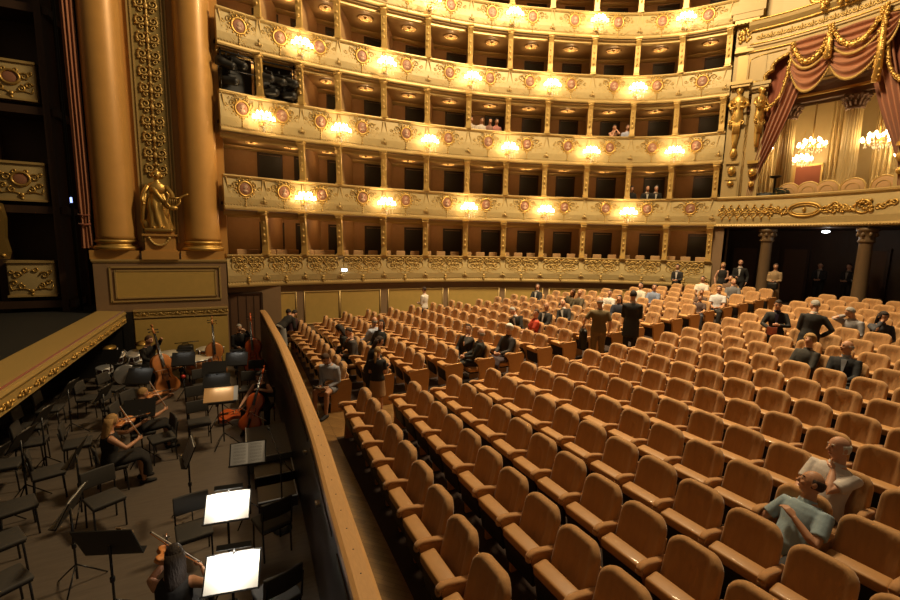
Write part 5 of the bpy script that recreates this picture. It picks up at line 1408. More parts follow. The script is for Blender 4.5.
for q in range(10): M.ball((.05-.09*math.sin(q),.01+.10*math.cos(q),1.62+.03*math.sin(3*q)), (.045,.045,.05), 6, 5)
M.tube([(.03,-.19,1.33),(.0,-.30,1.12),(.10,-.33,.92),(.14,-.30,.82)], [.065,.055,.045,.035], 10); M.tube([(.03,.19,1.33),(.06,.32,1.12),(.22,.36,1.0),(.27,.40,.98)], [.065,.055,.045,.035], 10)
M.ball((.14,-.30,.79), (.03,.035,.05), 8, 6); M.ball((.28,.42,.97), (.035,.045,.03), 8, 6)
M.ball((.16,.10,.13), (.14,.05,.05), 8, 6); M.ball((.14,-.10,.13), (.14,.05,.05), 8, 6); M.build('figure', e)
M = mb('gilt'); M.tube(spline([(-.02,-.14,1.38),(.13,-.05,1.2),(.19,.10,.95),(.12,.22,.75),(-.05,.26,.70)],5), [.06]*21, 8)
M.tube(spline([(.02,-.26,1.1),(.10,-.31,.8),(.06,-.34,.5),(.02,-.36,.25)],5), [.05]*16, 8); M.build('mantle', e)
M = mb('gilt'); M.tube(spline([(.30,.30,.72),(.30,.22,.85),(.30,.27,1.05),(.30,.22,1.15)],5), .028, 7); M.tube(spline([(.30,.38,.72),(.30,.50,.85),(.30,.52,1.0),(.30,.70,1.12)],5), .028, 7); M.tube([(.30,.24,1.0),(.30,.54,1.0)], .02, 6); M.ball((.30,.35,.70), (.05,.12,.07), 8, 6)
for i in range(4): M.tube([(.30,.30+.04*i,.73),(.30,.30+.05*i,1.0)], .006, 4)
M.build('lyre', e)
M = mb('gilt_dark'); M.pillow((.03,0,.05), (.52,.62,.10), .03, 3); M.ball((.0,-.28,.2), (.14,.12,.16), 8, 6); M.build('plinth', e)
# ------------------------------------------------------------------ orchestra pit: furniture, instruments, players
ZP = -.9
GP = 'orchestra pit'
def chair_meshes():
    se = mb('chair_cloth'); se.pillow((0,0,.455), (.43,.43,.055), .025, 3)
    ba = mb('chair_cloth'); 
    def bend(v): v = v.copy(); v.x += -.5*v.y*v.y*.9; return v
    ba.pillow((-.225,0,.74), (.04,.43,.26), .018, 3, rot=Matrix.Rotation(-.14,4,'Y'), fn=lambda v: Vector((v.x+.5*v.y*v.y,v.y,v.z)))
    fr = mb('steel')
    fr = mb('black_gloss')
    for sy in (-1,1): fr.tube([(-.20,sy*.20,.44),(-.215,sy*.20,.60),(-.245,sy*.20,.78)], .012, 6)
    fr.box((0,0,.42), (.40,.40,.02))
    le = mb('black_gloss'); le.tube([(0,0,.43),(0.02,0,0)], .013, 6)
    return se.mesh('seat'), ba.mesh('backrest'), fr.mesh('frame'), le.mesh('leg')
CSE, CBA, CFR, CLE = chair_meshes()
def pit_chair(x, y, deg, label):
    e = empty('pit_chair', (x,y,ZP), math.radians(deg)); tag(e, label, 'chair', 'black orchestra chairs in the pit')
    inst('seat', CSE, e); inst('backrest', CBA, e); inst('frame', CFR, e)
    for sx in (-.18,.17):
        for sy in (-.19,.19): inst('leg', CLE, e, (sx,sy,0), (0,0,0 if sx > 0 else PI))
    return e
CH = [(-3.05,9.0,20,'black chair near the stage, third from the bottom left corner'),(-2.95,10.1,10,'black chair just left of the violin players\' music stand'),(-3.1,8.0,25,'black chair near the stage, second from the bottom left corner'),(-2.95,7.1,30,'black chair at the left picture edge beneath two others'),(-2.6,6.2,35,'black chair cut by the left picture edge at the bottom'),
 (-2.0,7.70,-60,'black chair directly in front of the front violin player\'s feet'),(-1.55,9.75,200,'empty black chair to the right of the front violin player'),(-.72,6.35,-80,'black chair left of the upper bright white score'),(.25,6.15,108,'black chair right of the upper bright white score'),(.22,4.75,108,'black chair right of the lower bright white score'),
 (-2.75,12.0,-15,'black chair in front of the left double bass player'),(-3.15,13.5,-20,'black chair below the drum set'),(-2.3,11.7,-30,'black chair behind the rear violin player'),(-1.05,12.9,-75,'black chair left of the standing unused double bass'),(-1.07,11.4,-80,'black chair two rows behind the tan score board'),(-.95,10.3,-80,'black chair with round back left of the tan score board'),(.05,12.2,-100,'black chair behind the cello player'),(.25,13.3,-100,'black chair by the pit wall below the right double bass'),(-4.05,12.4,0,'black chair in shadow under the stage lip'),(-4.05,11.4,0,'black chair in shadow under the stage lip, nearer the camera'),(-1.62,15.2,-80,'black chair between the two pale kettledrums')]
CH += [(-3.75,10.5,5,'black chair under the stage lip, beside the row of shadowed stands'),(-3.8,9.6,5,'black chair under the stage lip nearest the left picture edge'),(-2.35,10.95,-10,'black chair between the two violin players and the drum set'),(-3.45,12.9,-10,'black chair at the dark far corner beneath the stage lip')]
for x, y, d, lab in CH: pit_chair(x, y, d, lab)
# conductor's platform in front of the pit wall
e = empty('conductor_platform', (.35,9.2,ZP))
M = mb('platform_grey'); M.box((0,0,.15), (.80,1.5,.30)); M.build('upper_step', e)
M = mb('paper'); 
for a, b in (((-.40,-.75),(.40,-.75)),((-.40,-.75),(-.40,.75))): M.tube([(a[0],a[1],.305),(b[0],b[1],.305)], .012, 5)
M.build('white_edge', e); M = mb('pit_wall'); M.box((.05,-1.05,.10), (.66,.55,.20)); M.build('lower_step', e)
M = mb('paper'); M.tube([(-.28,-1.325,.205),(.38,-1.325,.205)], .012, 5); M.tube([(.38,-1.325,.205),(.38,-.8,.205)], .012, 5); M.build('white_edge', e)
tag(e, 'low dark conductor platform with white edges beside the pit wall', 'platform')
e = empty('foot_platform', (.40,7.35,ZP)); M = mb('pit_wall'); M.box((0,0,.09), (.6,.5,.18)); M.build('step', e)
M = mb('paper'); M.tube([(-.30,-.25,.185),(.30,-.25,.185),(.30,.25,.185)], .012, 5); M.build('white_edge', e); tag(e, 'small dark step with white edge behind the upper chair by the pit wall', 'platform')
# ---- music stands
def music_stand(x, y, deg, label, hgt=1.08, tilt=28, w=.52, d=.36, lamp=False, col='black', bar=True):
    """the desk faces local -x: the player sits on the -x side"""
    e = empty('music_stand', (x,y,ZP), math.radians(deg)); tag(e, label, 'music stand', 'music stands in the pit')
    M = mb('black_gloss'); M.tube([(0,0,.10),(0,0,hgt-.02)], .014, 8); M.lathe([(.02,.52),(.026,.53),(.026,.58),(.02,.59)], n=8); M.build('pole', e)
    for q in range(3):
        a = 2*PI*q/3+.5; M = mb('black_gloss'); M.tube([(0,0,.30),(.16*math.cos(a),.16*math.sin(a),.15),(.30*math.cos(a),.30*math.sin(a),.012)], .010, 6); M.build('leg', e)
    T = Matrix.Translation((0,0,hgt)) @ Matrix.Rotation(math.radians(tilt),4,'Y')
    M = mb(col); M.box((0.01,0,.03), (.012,w,d), T); M.box((-.03,0,-d/2+.035), (.07,w,.012), T); M.build('desk', e)
    if lamp:
        M = mb('black'); M.box((-.03,0,d/2+.075), (.06,w*.62,.05), T); M.tube([T@Vector((0,0,d/2)),T@Vector((-.02,0,d/2+.06))], .012, 6); M.build('lamp_bar', e)
        l = bpy.data.lights.new('stand_lamp', 'AREA'); l.shape = 'RECTANGLE'; l.size = .32; l.size_y = .03; l.energy = lamp; l.color = (1,.93,.80)
        o = bpy.data.objects.new('stand_lamp', l); COL.objects.link(o); o.parent = e
        o.matrix_local = T @ Matrix.Translation((-.10,0,d/2+.03)) @ Matrix.Rotation(PI/2,4,'Z') @ Matrix.Rotation(math.radians(-28),4,'X')
    return e, Matrix.Translation((x,y,ZP)) @ Matrix.Rotation(math.radians(deg),4,'Z') @ T
def score(T, label, w=.25, h=.33, m='paper', both=True, lines=True):
    M = mb(m)
    for sg in (-1,1):
        P = [[Vector((-.006-.018*math.sin(PI*j/8)*(1-.4*j/8), sg*w*j/8, z)) for j in range(9)] for z in (-h/2+.0,h/2)]
        M.grid(P if sg < 0 else [r[::-1] for r in P]); 
    M.use('paper' if m != 'ink' else m); M.box((-.002,0,0), (.006,w*1.96,h*.99))
    if lines:
        M.use('ink')
        for sg in (-1,1):
            for k in range(6):
                for q in range(3): M.box((-.0265,sg*w*.47,-h*.38+k*h*.15+q*.010), (.0006,w*.72,.0016))
    o = M.build('sheet_music'); o.matrix_world = T @ Matrix.Translation((0,0,.03)); tag(o, label, 'sheet music', 'scores on the music stands'); return o
def stand_score(x, y, deg, lab, slab, **kw):
    sw = kw.pop('sw',.25); m = kw.pop('m','paper'); sh = kw.pop('sh',.33); ln = kw.pop('lines',True)
    e, T = music_stand(x, y, deg, lab, **kw); score(T, slab, sw, sh, m, lines=ln)
# the two bright stands: players sit on the camera side, so the pages face the camera
stand_score(-.27,5.62,82,'black music stand with lamp bar holding the upper bright white score','bright white open score on the upper of two lit stands',tilt=42,lamp=9.,sw=.245,lines=False)
stand_score(-.20,4.42,80,'black music stand with lamp bar holding the lower bright white score','bright white open score on the lower of two lit stands',tilt=42,lamp=9.,sw=.245,lines=False)
stand_score(-.02,7.0,84,'black music stand with a bar on top holding the grey open score','grey open score on the stand above the two bright ones',tilt=40,m='paper_grey',sw=.24)
e, T = music_stand(-.47,9.9,86,'black music stand carrying the flat tan score board',tilt=48,lamp=.4)
M = mb('board_tan'); M.box((-.02,.06,.06), (.025,.56,.34)); M.use('paper_grey'); M.box((-.022,-.26,.06), (.03,.08,.34)); o = M.build('score_board'); o.matrix_world = T; tag(o, 'flat tan board with grey end strip lying on a music stand', 'board')
music_stand(-1.45,5.6,250,'large black music stand seen from behind, lower left of the pit',w=.62,d=.46,tilt=24,hgt=1.0)
M = mb('board_tan'); M.box((0,0,0), (.003,.055,.04)); M.box((0,.11,-.06), (.003,.055,.04)); o = M.build('paper_labels'); o.matrix_world = Matrix.Translation((-1.38,5.78,.18)) @ Matrix.Rotation(math.radians(250),4,'Z') @ Matrix.Rotation(math.radians(24),4,'Y') @ Matrix.Translation((.04,.0,0)); tag(o, 'two small orange paper labels on the back of the large black stand', 'label')
stand_score(-2.02,6.45,355,'thin black music stand seen edge-on near the lower left of the pit','white sheets seen edge-on on a stand at lower left',tilt=26)
stand_score(-.86,7.45,10,'black music stand seen from the side, right of the front violin player','crumpled grey sheets on the side-on stand right of the violin player',tilt=22,m='paper_grey')
music_stand(-2.40,8.10,0,'black music stand behind the front violin player\'s back',tilt=24)
music_stand(-1.88,9.75,88,'black music stand directly in front of the rear violin player',tilt=30)
LAMPY = {(-.62,10.95):.2,(-.22,12.9):.4,(-1.52,13.4):.2,(-2.3,12.1):.3}
for x, y, d, lab in ((-3.35,14.4,60,'wide black music stand beside the drum set'),(-.62,10.95,84,'black music stand just above the tan score board'),(-.72,12.1,84,'black music stand below the unused double bass'),(-1.52,13.4,84,'black music stand in front of the kettledrums'),(-.22,12.9,80,'black music stand in front of the right double bass player'),(-2.3,12.1,70,'black music stand at the left double bass player\'s knees')):
    music_stand(x, y, d, lab, tilt=34, w=.56, d=.40, lamp=LAMPY.get((x,y),False))
stand_score(-3.35,9.0,-10,'black music stand near the stage with a small white sheet','small white sheet on the stand near the stage lip',tilt=30,sw=.12)
stand_score(-3.45,8.3,-10,'black music stand at the left picture edge','white sheet on the stand at the left picture edge',tilt=30,sw=.12)
for x, y, d, lab, sl in ((-3.42,10.05,-8,'black music stand between shadowed chairs under the stage lip','small white sheet glinting on a stand between the shadowed chairs'),(-2.75,11.1,-12,'black music stand left of the rear violin player','white sheet glinting left of the rear violin player'),(-3.5,11.7,-8,'black music stand deep under the stage lip','white sheet glinting deep under the stage lip')):
    stand_score(x, y, d, lab, sl, tilt=30, sw=.13)
# microphone boom
e = empty('microphone_stand', (.42,6.55,ZP)); M = mb('black_gloss'); M.tube([(0,0,.02),(0,0,1.15)], .012, 7); M.build('pole', e); M = mb('black_gloss'); M.tube([(.16,-.25,1.0),(0,0,1.16),(-.12,.62,1.38)], .009, 6); M.build('boom', e)
M = mb('black'); M.tube([(-.12,.62,1.38),(-.14,.72,1.38)], .018, 8); M.build('microphone', e); M = mb('black'); M.lathe([(.14,0),(.14,.02),(.02,.03)], n=14); M.build('base', e); tag(e, 'thin black microphone stand with slanting boom beside the pit wall', 'microphone stand')
# ---- bowed instruments. local: z along the neck from the tail (z=0), y across, -x the belly side facing the viewer
def fiddle(name, label, T, k, m, cat, group, pegs=True, endpin=0.):
    """k: body length in metres"""
    e = empty(name); e.matrix_world = T; tag(e, label, cat, group)
    half = [(.0,0),(.14,.01),(.235,.06),(.285,.15),(.28,.24),(.235,.33),(.185,.40),(.165,.46),(.165,.54),(.185,.60),(.205,.64),(.225,.72),(.220,.82),(.175,.91),(.10,.97),(.035,1.0),(0,1.0)]
    sp = [(p.x,p.y) for p in spline([(a,b,0) for a,b in half],4)]
    out = [(a*k, b*k) for a,b in sp] + [(-a*k, b*k) for a,b in sp[::-1][1:-1]]
    d = .11*k if cat != 'violin' else .10*k
    M = mb(m); n = len(out); vs = []; cx = sum(p[0] for p in out)/n; cz = .5*k
    for f, x in ((.70,-d*.5-.022*k),(.90,-d*.5-.012*k),(1.,-d*.5),(.985,-d*.42),(.985,d*.42),(1.,d*.5),(.90,d*.5+.010*k),(.70,d*.5+.02*k)):
        vs += [(x, (a)*f, cz+(b-cz)*f) for a,b in out]
    fs = [(i*n+j, i*n+(j+1)%n, (i+1)*n+(j+1)%n, (i+1)*n+j) for i in range(7) for j in range(n)] + [tuple(range(n))[::-1], tuple(7*n+j for j in range(n))]
    M.add(vs, fs, True); M.use('ebony')
    for sg in (-1,1): M.tube([(-d*.5-.023*k,sg*.085*k,.38*k),(-d*.5-.024*k,sg*.070*k,.46*k),(-d*.5-.024*k,sg*.085*k,.52*k),(-d*.5-.022*k,sg*.068*k,.60*k)], .009*k, 5)
    M.build('sound_box', e)
    M = mb(m); M.tube([(-.02*k,0,.96*k),(-.045*k,0,1.30*k),(-.04*k,0,1.50*k)], [.034*k,.028*k,.024*k], 8)
    M.tube([(-.04*k,0,1.50*k),(-.02*k,0,1.66*k)], [.030*k,.022*k], 8); M.tube([(-.02*k+.038*k*math.cos(q)*(1-q/14),0,1.70*k+.038*k*math.sin(q)*(1-q/14)) for q in [i*.6 for i in range(20)]], .014*k, 6); M.build('neck', e)
    M = mb('ebony'); M.add([(-d*.5-.06*k,-.035*k,.66*k),(-d*.5-.06*k,.035*k,.66*k),(-.065*k,.022*k,1.50*k),(-.065*k,-.022*k,1.50*k),(-d*.5-.045*k,-.035*k,.66*k),(-d*.5-.045*k,.035*k,.66*k),(-.05*k,.022*k,1.50*k),(-.05*k,-.022*k,1.50*k)], [(0,1,2,3),(4,7,6,5),(0,4,5,1),(1,5,6,2),(2,6,7,3),(3,7,4,0)], False); M.build('fingerboard', e)
    M = mb('ebony'); M.add([(-d*.5-.05*k,-.015*k,.04*k),(-d*.5-.05*k,.015*k,.04*k),(-d*.5-.06*k,.035*k,.32*k),(-d*.5-.06*k,-.035*k,.32*k),(-d*.5-.03*k,-.015*k,.04*k),(-d*.5-.03*k,.015*k,.04*k),(-d*.5-.045*k,.035*k,.32*k),(-d*.5-.045*k,-.035*k,.32*k)], [(0,1,2,3),(4,7,6,5),(0,4,5,1),(1,5,6,2),(2,6,7,3),(3,7,4,0)], False); M.build('tailpiece', e)
    M = mb('board_tan'); M.box((-d*.5-.045*k,0,.49*k), (.055*k,.11*k,.012*k)); M.build('bridge', e)
    M = mb('steel')
    for i in range(4): y = (i-1.5)*.016*k; M.tube([(-d*.5-.058*k,y,.30*k),(-d*.5-.075*k,y*1.2,.49*k),(-.07*k,y*.75,1.5*k)], max(.0012,.0022*k), 4)
    M.build('strings', e)
    if pegs:
        for i in range(4):
            M = mb('ebony'); sg = 1 if i % 2 else -1; z = (1.53+.035*i)*k; M.tube([(-.03*k,0,z),(-.03*k,sg*.085*k,z)], .009*k, 5); M.ball((-.03*k,sg*.10*k,z), (.007*k,.022*k,.018*k), 6, 5); M.build('peg', e)
    if endpin: M = mb('steel'); M.tube([(0,0,0),(0,0,-endpin)], .006, 5); M.build('endpin', e)
    return e
def frame_from(z, x, o):
    """matrix with local z along z, local -x (belly) towards x"""
    z = Vector(z).normalized(); x = Vector(x); x = -(x - z*x.dot(z)).normalized(); y = z.cross(x); o = Vector(o)
    return Matrix(((x.x,y.x,z.x,o.x),(x.y,y.y,z.y,o.y),(x.z,y.z,z.z,o.z),(0,0,0,1)))
def bow(label, a, b, name='bow'):
    e = MB().use('violin_wood'); a, b = Vector(a), Vector(b); d = (b-a).normalized(); u = d.cross(Vector((0,0,1))).normalized(); n = u.cross(d)
    e.tube([a, a.lerp(b,.5)-n*.012, b], .0055, 6); e.use('paper'); e.tube([a+n*.022, b+n*.018], .004, 4); e.use('ebony'); e.box(a+n*.012+d*.03, (.03,.014,.022)); e.tube([b, b+n*.02], .006, 5)
    o = e.build(name); tag(o, label, 'bow', 'bows of the string players'); return o
BD = dict(top=BK, group='orchestra musicians in black', shoe=BK, cat='person')
# left double bass player, perched on a stool
def stool(x, y, lab):
    e = empty('bass_stool', (x,y,ZP)); M = mb('black'); M.lathe([(.0,.62),(.17,.62),(.18,.65),(.17,.69),(0,.70)], n=18); M.build('seat', e)
    for q in range(4):
        a = PI/4+PI/2*q; M = mb('black_gloss'); M.tube([(.10*math.cos(a),.10*math.sin(a),.62),(.22*math.cos(a),.22*math.sin(a),0)], .014, 6); M.build('leg', e)
    tag(e, lab, 'stool', 'high stools of the bass players')
def player(label, x, y, yaw, **kw):
    q = dict(BD); q.update(kw); return person(label, (x,y,ZP), math.radians(yaw), q.pop('pose','sit'), **q)
stool(-2.45,14.3,'high black stool under the left double bass player')
bo = Vector((-1.92,13.55,ZP+.14)); bz = Vector((-.20,.24,1.0)); bx = Vector((.55,-.80,.0))
T = frame_from(bz, bx, bo); fiddle('double_bass', 'orange brown double bass held by the bearded player at the pit back wall', T, 1.12, 'bass_brown', 'double bass', 'double basses', endpin=.13)
nk = T@Vector((-.05,0,1.55)); brg = T@Vector((-.25,-.12,.55))
player('man in black with short brown hair playing a double bass by the back wall', -2.45, 14.3, -40, pose='perch', h=1.80, seat_h=.70, hair=('short','brown'), head=(15,10,0), L=(.44,.02,1.50), R=(.46,-.28,.98))
o = [q for q in bpy.data.objects if q.get('label','').startswith('man in black with short brown hair playing')][0]
bow('bow held across the strings of the left double bass', T@Vector((-.20,-.45,.62)), T@Vector((-.20,.28,.66)))
stool(-.15,15.35,'high black stool under the grey haired double bass player')
bo = Vector((.30,14.75,ZP+.14)); T2 = frame_from(Vector((-.05,.14,1.0)), Vector((-.35,-.9,0)), bo); fiddle('double_bass', 'red double bass of the grey haired player beside the pit wall', T2, 1.10, 'cello_red', 'double bass', 'double basses', endpin=.13)
player('grey haired man in black with a double bass in front of the pit door', -.15, 15.35, -80, pose='perch', h=1.78, seat_h=.70, hair=('short','grey'), head=(5,8,0), skin='pale', L=(.36,.12,1.42), R='front')
T3 = frame_from(Vector((-.03,.10,1.0)), Vector((.15,-1.,.05)), (-.82,14.6,ZP+.16)); fiddle('double_bass', 'brown double bass standing without a player between the kettledrums and the door', T3, 1.08, 'bass_brown', 'double bass', 'double basses', endpin=.15)
e = empty('bass_rest', (-.80,14.85,ZP)); M = mb('black_gloss')
for x in (-.2,.2): M.tube([(x,-.20,0),(x*.6,.12,1.0)], .014, 6)
M.tube([(-.12,.12,1.),(.12,.12,1.)], .014, 6); M.build('frame', e); tag(e, 'black metal rest supporting the unused double bass', 'stand')
# cello player
cz0 = ZP+.16; T4 = frame_from(Vector((.30,.34,1.0)), Vector((-.35,-.95,.35)), (.0,10.12,cz0)); 
pit_chair(.34,10.75,-112,'black chair under the cello player')
fiddle('cello', 'bright red cello held by the woman beside the pit wall', T4, .84, 'cello_red', 'cello', 'cellos', endpin=.14)
_, hd, _, _ = player('woman in sleeveless black playing a red cello beside the pit wall', .32, 10.72, -112, h=1.66, female=True, sleeve='none', bottom=('trousers',BK), hair=('bun','dark'), knees=(.27,.27), lean=4, head=(-5,12,0), seat_h=.47, L=(.34,.10,1.02), R=(.42,-.34,.66), elbL=(.3,1,-.3))
bow('cello bow crossing the strings of the bright red cello', hd['R'][0]+hd['R'][1]*.06, T4@Vector((-.16,-.38,.26)) )
T5 = frame_from(Vector((.95,-.22,.12)), Vector((.0,-.35,1.)), (-.62,11.2,ZP+.16)); fiddle('cello', 'second red brown cello lying on its side below the tan score board', T5, .74, 'cello_red', 'cello', 'cellos', endpin=.05)
# violin players
def violinist(label, vlabel, blabel, x, y, yaw, hair, top='none', **kw):
    e = pit_chair(x, y, yaw, 'black chair under the %s violin player' % vlabel[0])
    ya = math.radians(yaw); c, s = math.cos(ya), math.sin(ya)
    _, hd, hm, tm = player(label, x-.02*c, y-.02*s, yaw, female=True, h=1.68, sleeve=top, bottom=('skirt',BK,.86), hair=hair, seat_h=.47, lean=3, head=(22,12,-8), L=(.52,.22,1.03), R=(.40,-.16,.88), elbL=(.1,.4,-1), elbR=(-.4,-1,-.5), skin='tan', **kw)
    k = 1.68/1.72
    Mx = Matrix.Translation((x-.02*c,y-.02*s,ZP)) @ Matrix.Rotation(ya,4,'Z')
    a, b = Vector((.085,.065,1.155)), Vector((.56,.26,1.13))
    z = (b-a).normalized(); T = frame_from(Mx.to_3x3()@z, Mx.to_3x3()@Vector((.15,-.45,.9)), Mx@a)
    fiddle('violin', vlabel[1], T, .36, 'violin_wood', 'violin', 'violins in the pit')
    p = hd['R'][0]+hd['R'][1]*.07; q = T@Vector((-.055,0,.22)); d = (q-p).normalized()
    bow(blabel, p, p+d*.68)
violinist('blond woman in sleeveless black dress playing a violin at the pit centre', ('front','violin held under the chin of the front blond player'), 'bow drawn upright by the front violin player', -2.16, 8.86, 18, ('long','blond'))
violinist('woman with fair hair playing a violin behind the front violin player', ('rear','violin held by the rear player, partly behind a black stand'), 'bow of the rear violin player', -1.95, 10.25, 15, ('short','blond'))
e = pit_chair(-.74,4.62,78,'black chair under the dark haired woman at the bottom edge')
_, hd, hm, _ = player('woman with long dark hair and bare shoulder seated at the bottom, back turned', -.74, 4.62, 78, female=True, h=1.66, sleeve='none', bottom=('skirt',BK,.86), hair=('long','dark'), seat_h=.47, lean=8, head=(25,10,0), L=(.50,.20,1.0), R=(.42,-.16,.86), skin='tan', near=True)
Mx = Matrix.Translation((-.74,4.62,ZP)) @ Matrix.Rotation(math.radians(78),4,'Z'); a, b = Vector((.13,.09,1.15)), Vector((.55,.24,1.10)); T = frame_from(Mx.to_3x3()@(b-a), Mx.to_3x3()@Vector((.15,-.45,.9)), Mx@a)
fiddle('violin', 'violin of the dark haired woman at the bottom edge', T, .36, 'violin_wood', 'violin', 'violins in the pit')
bow('bow of the dark haired woman at the bottom edge', hd['R'][0]+hd['R'][1]*.07, hd['R'][0]+hd['R'][1]*.07+((T@Vector((-.055,0,.22)))-hd['R'][0]).normalized()*.66)
# ---- percussion
def kettledrum(x, y, lab, r=.34):
    e = empty('kettledrum', (x,y,ZP)); M = mb('copper'); M.lathe([(.06,.28),(.20,.32),(r*.85,.45),(r,.62),(r,.80)], n=30); M.build('bowl', e)
    M = mb('drum_head'); M.lathe([(0,.835),(r*.98,.83),(r,.815)], n=30); M.build('drum_head', e); M = mb('chrome'); M.lathe([(r+.02,.79),(r+.025,.82),(r+.005,.835),(r-.005,.82)], n=30)
    for q in range(8): a = 2*PI*q/8; M.tube([((r+.03)*math.cos(a),(r+.03)*math.sin(a),.83),((r+.03)*math.cos(a),(r+.03)*math.sin(a),.62)], .012, 5)
    M.build('hoop', e)
    for q in range(3): a = 2*PI*q/3+.3; M = mb('black_gloss'); M.tube([(.30*math.cos(a),.30*math.sin(a),.55),(.34*math.cos(a),.34*math.sin(a),0)], .02, 6); M.build('leg', e)
    tag(e, lab, 'drum', 'kettledrums at the back of the pit')
kettledrum(-1.02,15.72,'pale headed kettledrum farthest right, behind the unused double bass',.36)
kettledrum(-1.30,14.55,'pale headed kettledrum nearest the camera, left of the unused double bass',.36)
kettledrum(-2.05,15.45,'pale headed kettledrum behind the left double bass player',.40)
e = empty('drum_set', (-3.2,15.55,ZP))
def drum(n, c, r, h, rot):
    T = Matrix.Translation(c) @ rot; M = mb('drum_shell'); M.lathe([(r,-h/2),(r,h/2)], n=24, M=T); M.use('drum_head'); M.lathe([(0,h/2+.005),(r*.97,h/2+.004)], n=24, M=T); M.lathe([(r*.97,-h/2-.004),(0,-h/2-.005)], n=24, M=T); o = M.build(n, e)
    M = mb('chrome')
    for z in (-h/2,h/2): M.lathe([(r+.004,z-.018),(r+.022,z-.012),(r+.022,z+.012),(r+.004,z+.018)], n=24, M=T)
    for q in range(8): a = 2*PI*q/8; M.tube([(T@Vector(((r+.02)*math.cos(a),(r+.02)*math.sin(a),-h/2))),(T@Vector(((r+.02)*math.cos(a),(r+.02)*math.sin(a),h/2)))], .010, 5)
    M.build('hoop', o)
drum('bass_drum', (0,-.1,.30), .28, .42, Matrix.Rotation(PI/2-.1,4,'X')); drum('tom_drum', (-.20,-.05,.80), .17, .22, Matrix.Rotation(.45,4,'X')); drum('tom_drum', (.20,-.05,.80), .17, .22, Matrix.Rotation(.45,4,'X')); drum('floor_tom', (.42,-.45,.42), .20, .38, Matrix.Rotation(.06,4,'X')); drum('snare_drum', (-.45,-.5,.58), .18, .14, Matrix.Rotation(.12,4,'X'))
for x, y, z in ((-.55,.15,1.05),(.50,.2,1.10)):
    M = mb('chrome'); M.tube([(x,y,0),(x,y,z)], .012, 6); M.tube([(x,y,z),(x*.8,y-.15,z+.06)], .010, 6); M.build('cymbal_stand', e)
    M = mb('gilt'); M.lathe([(0,.03),(.03,.025),(.05,.01),(.20,0)], n=24, M=Matrix.Translation((x*.8,y-.15,z+.06)) @ Matrix.Rotation(.25,4,'X')); M.build('cymbal', e)
M = mb('chrome')
for q in range(9):
    a = Vector((RND.uniform(-.45,.5),RND.uniform(-.3,.3),RND.uniform(.55,.8))); b = a+Vector((RND.uniform(-.22,.22),RND.uniform(-.1,.1),RND.uniform(.12,.35))); M.tube([a,b], .013, 6)
M.tube([(-.5,-.2,.05),(-.35,-.1,.6)], .014, 6); M.tube([(.55,-.3,.0),(.4,-.2,.7)], .014, 6); M.build('hardware', e)
tag(e, 'drum set with chrome hoops and stands under the end of the stage lip', 'drum set')
e = empty('instrument_case', (-1.72,15.9,ZP)); M = mb('black'); M.pillow((0,0,.52), (.44,.34,.86), .07, 4); M.build('case_body', e); M = mb('black_gloss'); M.tube([(-.1,0,.95),(-.08,0,1.0),(.08,0,1.0),(.1,0,.95)], .012, 6); M.tube([(-.3,0,1.02),(.38,-.05,1.06)], .014, 6); M.build('handle', e); tag(e, 'tall black case standing behind the kettledrums at the back wall', 'case')
e = empty('equipment_bag', (-.35,5.15,ZP)); M = mb('black'); M.pillow((0,0,.08), (.34,.26,.16), .06, 3); M.build('bag_body', e); tag(e, 'small black bag on the pit floor between the two bright stands', 'bag')
M = mb('beater_red'); M.ball((0,0,0), (.05,.05,.05), 10, 8); M.use('black_gloss'); M.tube([(0,0,0),(0.02,.02,-.8),(.02,.02,-.92)], .010, 5); o = M.build('red_topped_rod'); o.location = (-1.42,12.3,.03); tag(o, 'thin rod with a red tip beside the left double bass', 'rod')
# ---- stage lights in the boxes by the proscenium
def stage_light(s, z, n, yaw, pitch, lab):
    e = empty('stage_spotlight', TIER.at(s, n, z)); tag(e, lab, 'spotlight', 'black spotlights hung in the boxes beside the stage')
    T = Matrix.Rotation(math.radians(yaw),4,'Z') @ Matrix.Rotation(math.radians(pitch),4,'X')
    M = mb('black'); M.lathe([(0,.30),(.10,.29),(.13,.22),(.13,-.05),(.15,-.08),(.15,-.30),(.13,-.30)], n=18, M=T @ Matrix.Rotation(PI/2,4,'X')); M.build('housing', e)
    M = mb('steel'); M.use('paper_grey'); M.lathe([(0,-.285),(.13,-.29)], n=18, M=T @ Matrix.Rotation(PI/2,4,'X')); M.build('lens', e)
    M = mb('black_gloss'); M.tube([(-.17,0,0),(-.17,0,.22),(.17,0,.22),(.17,0,0)], .014, 5); M.tube([(0,0,.22),(0,0,.34)], .02, 6); M.build('yoke', e)
zt = 9.68
for s, z, n, yw, pt, lab in ((S0+.25,9.10,.02,70,20,'black spotlight at far left of the upper box beside the pillar'),(S0+.62,9.18,.05,55,25,'second black spotlight from the left in the box beside the pillar'),(S0+.35,8.62,-.05,60,10,'lower black spotlight in the leftmost box beside the pillar'),(CON[0]+.22,8.95,.03,50,15,'left upper black spotlight in the second box'),(CON[0]+.62,8.90,.05,40,15,'middle black spotlight in the second box'),(CON[0]+1.02,8.95,.05,40,20,'right upper black spotlight in the second box'),(CON[0]+.35,8.52,-.02,50,5,'lower left black spotlight in the second box'),(CON[0]+.95,8.50,.0,40,5,'lower right black spotlight in the second box')):
    stage_light(s, z, n, yw, pt, lab)
e = empty('lighting_frame', TIER.at(S0+.9,-.1,8.3)); W = e.location.copy(); M = mb('black_gloss')
for z in (9.5,8.98): M.tube([TIER.at(lerp(S0+.05,CON[1]-.15,i/8),-.08,z) for i in range(9)], .025, 6)
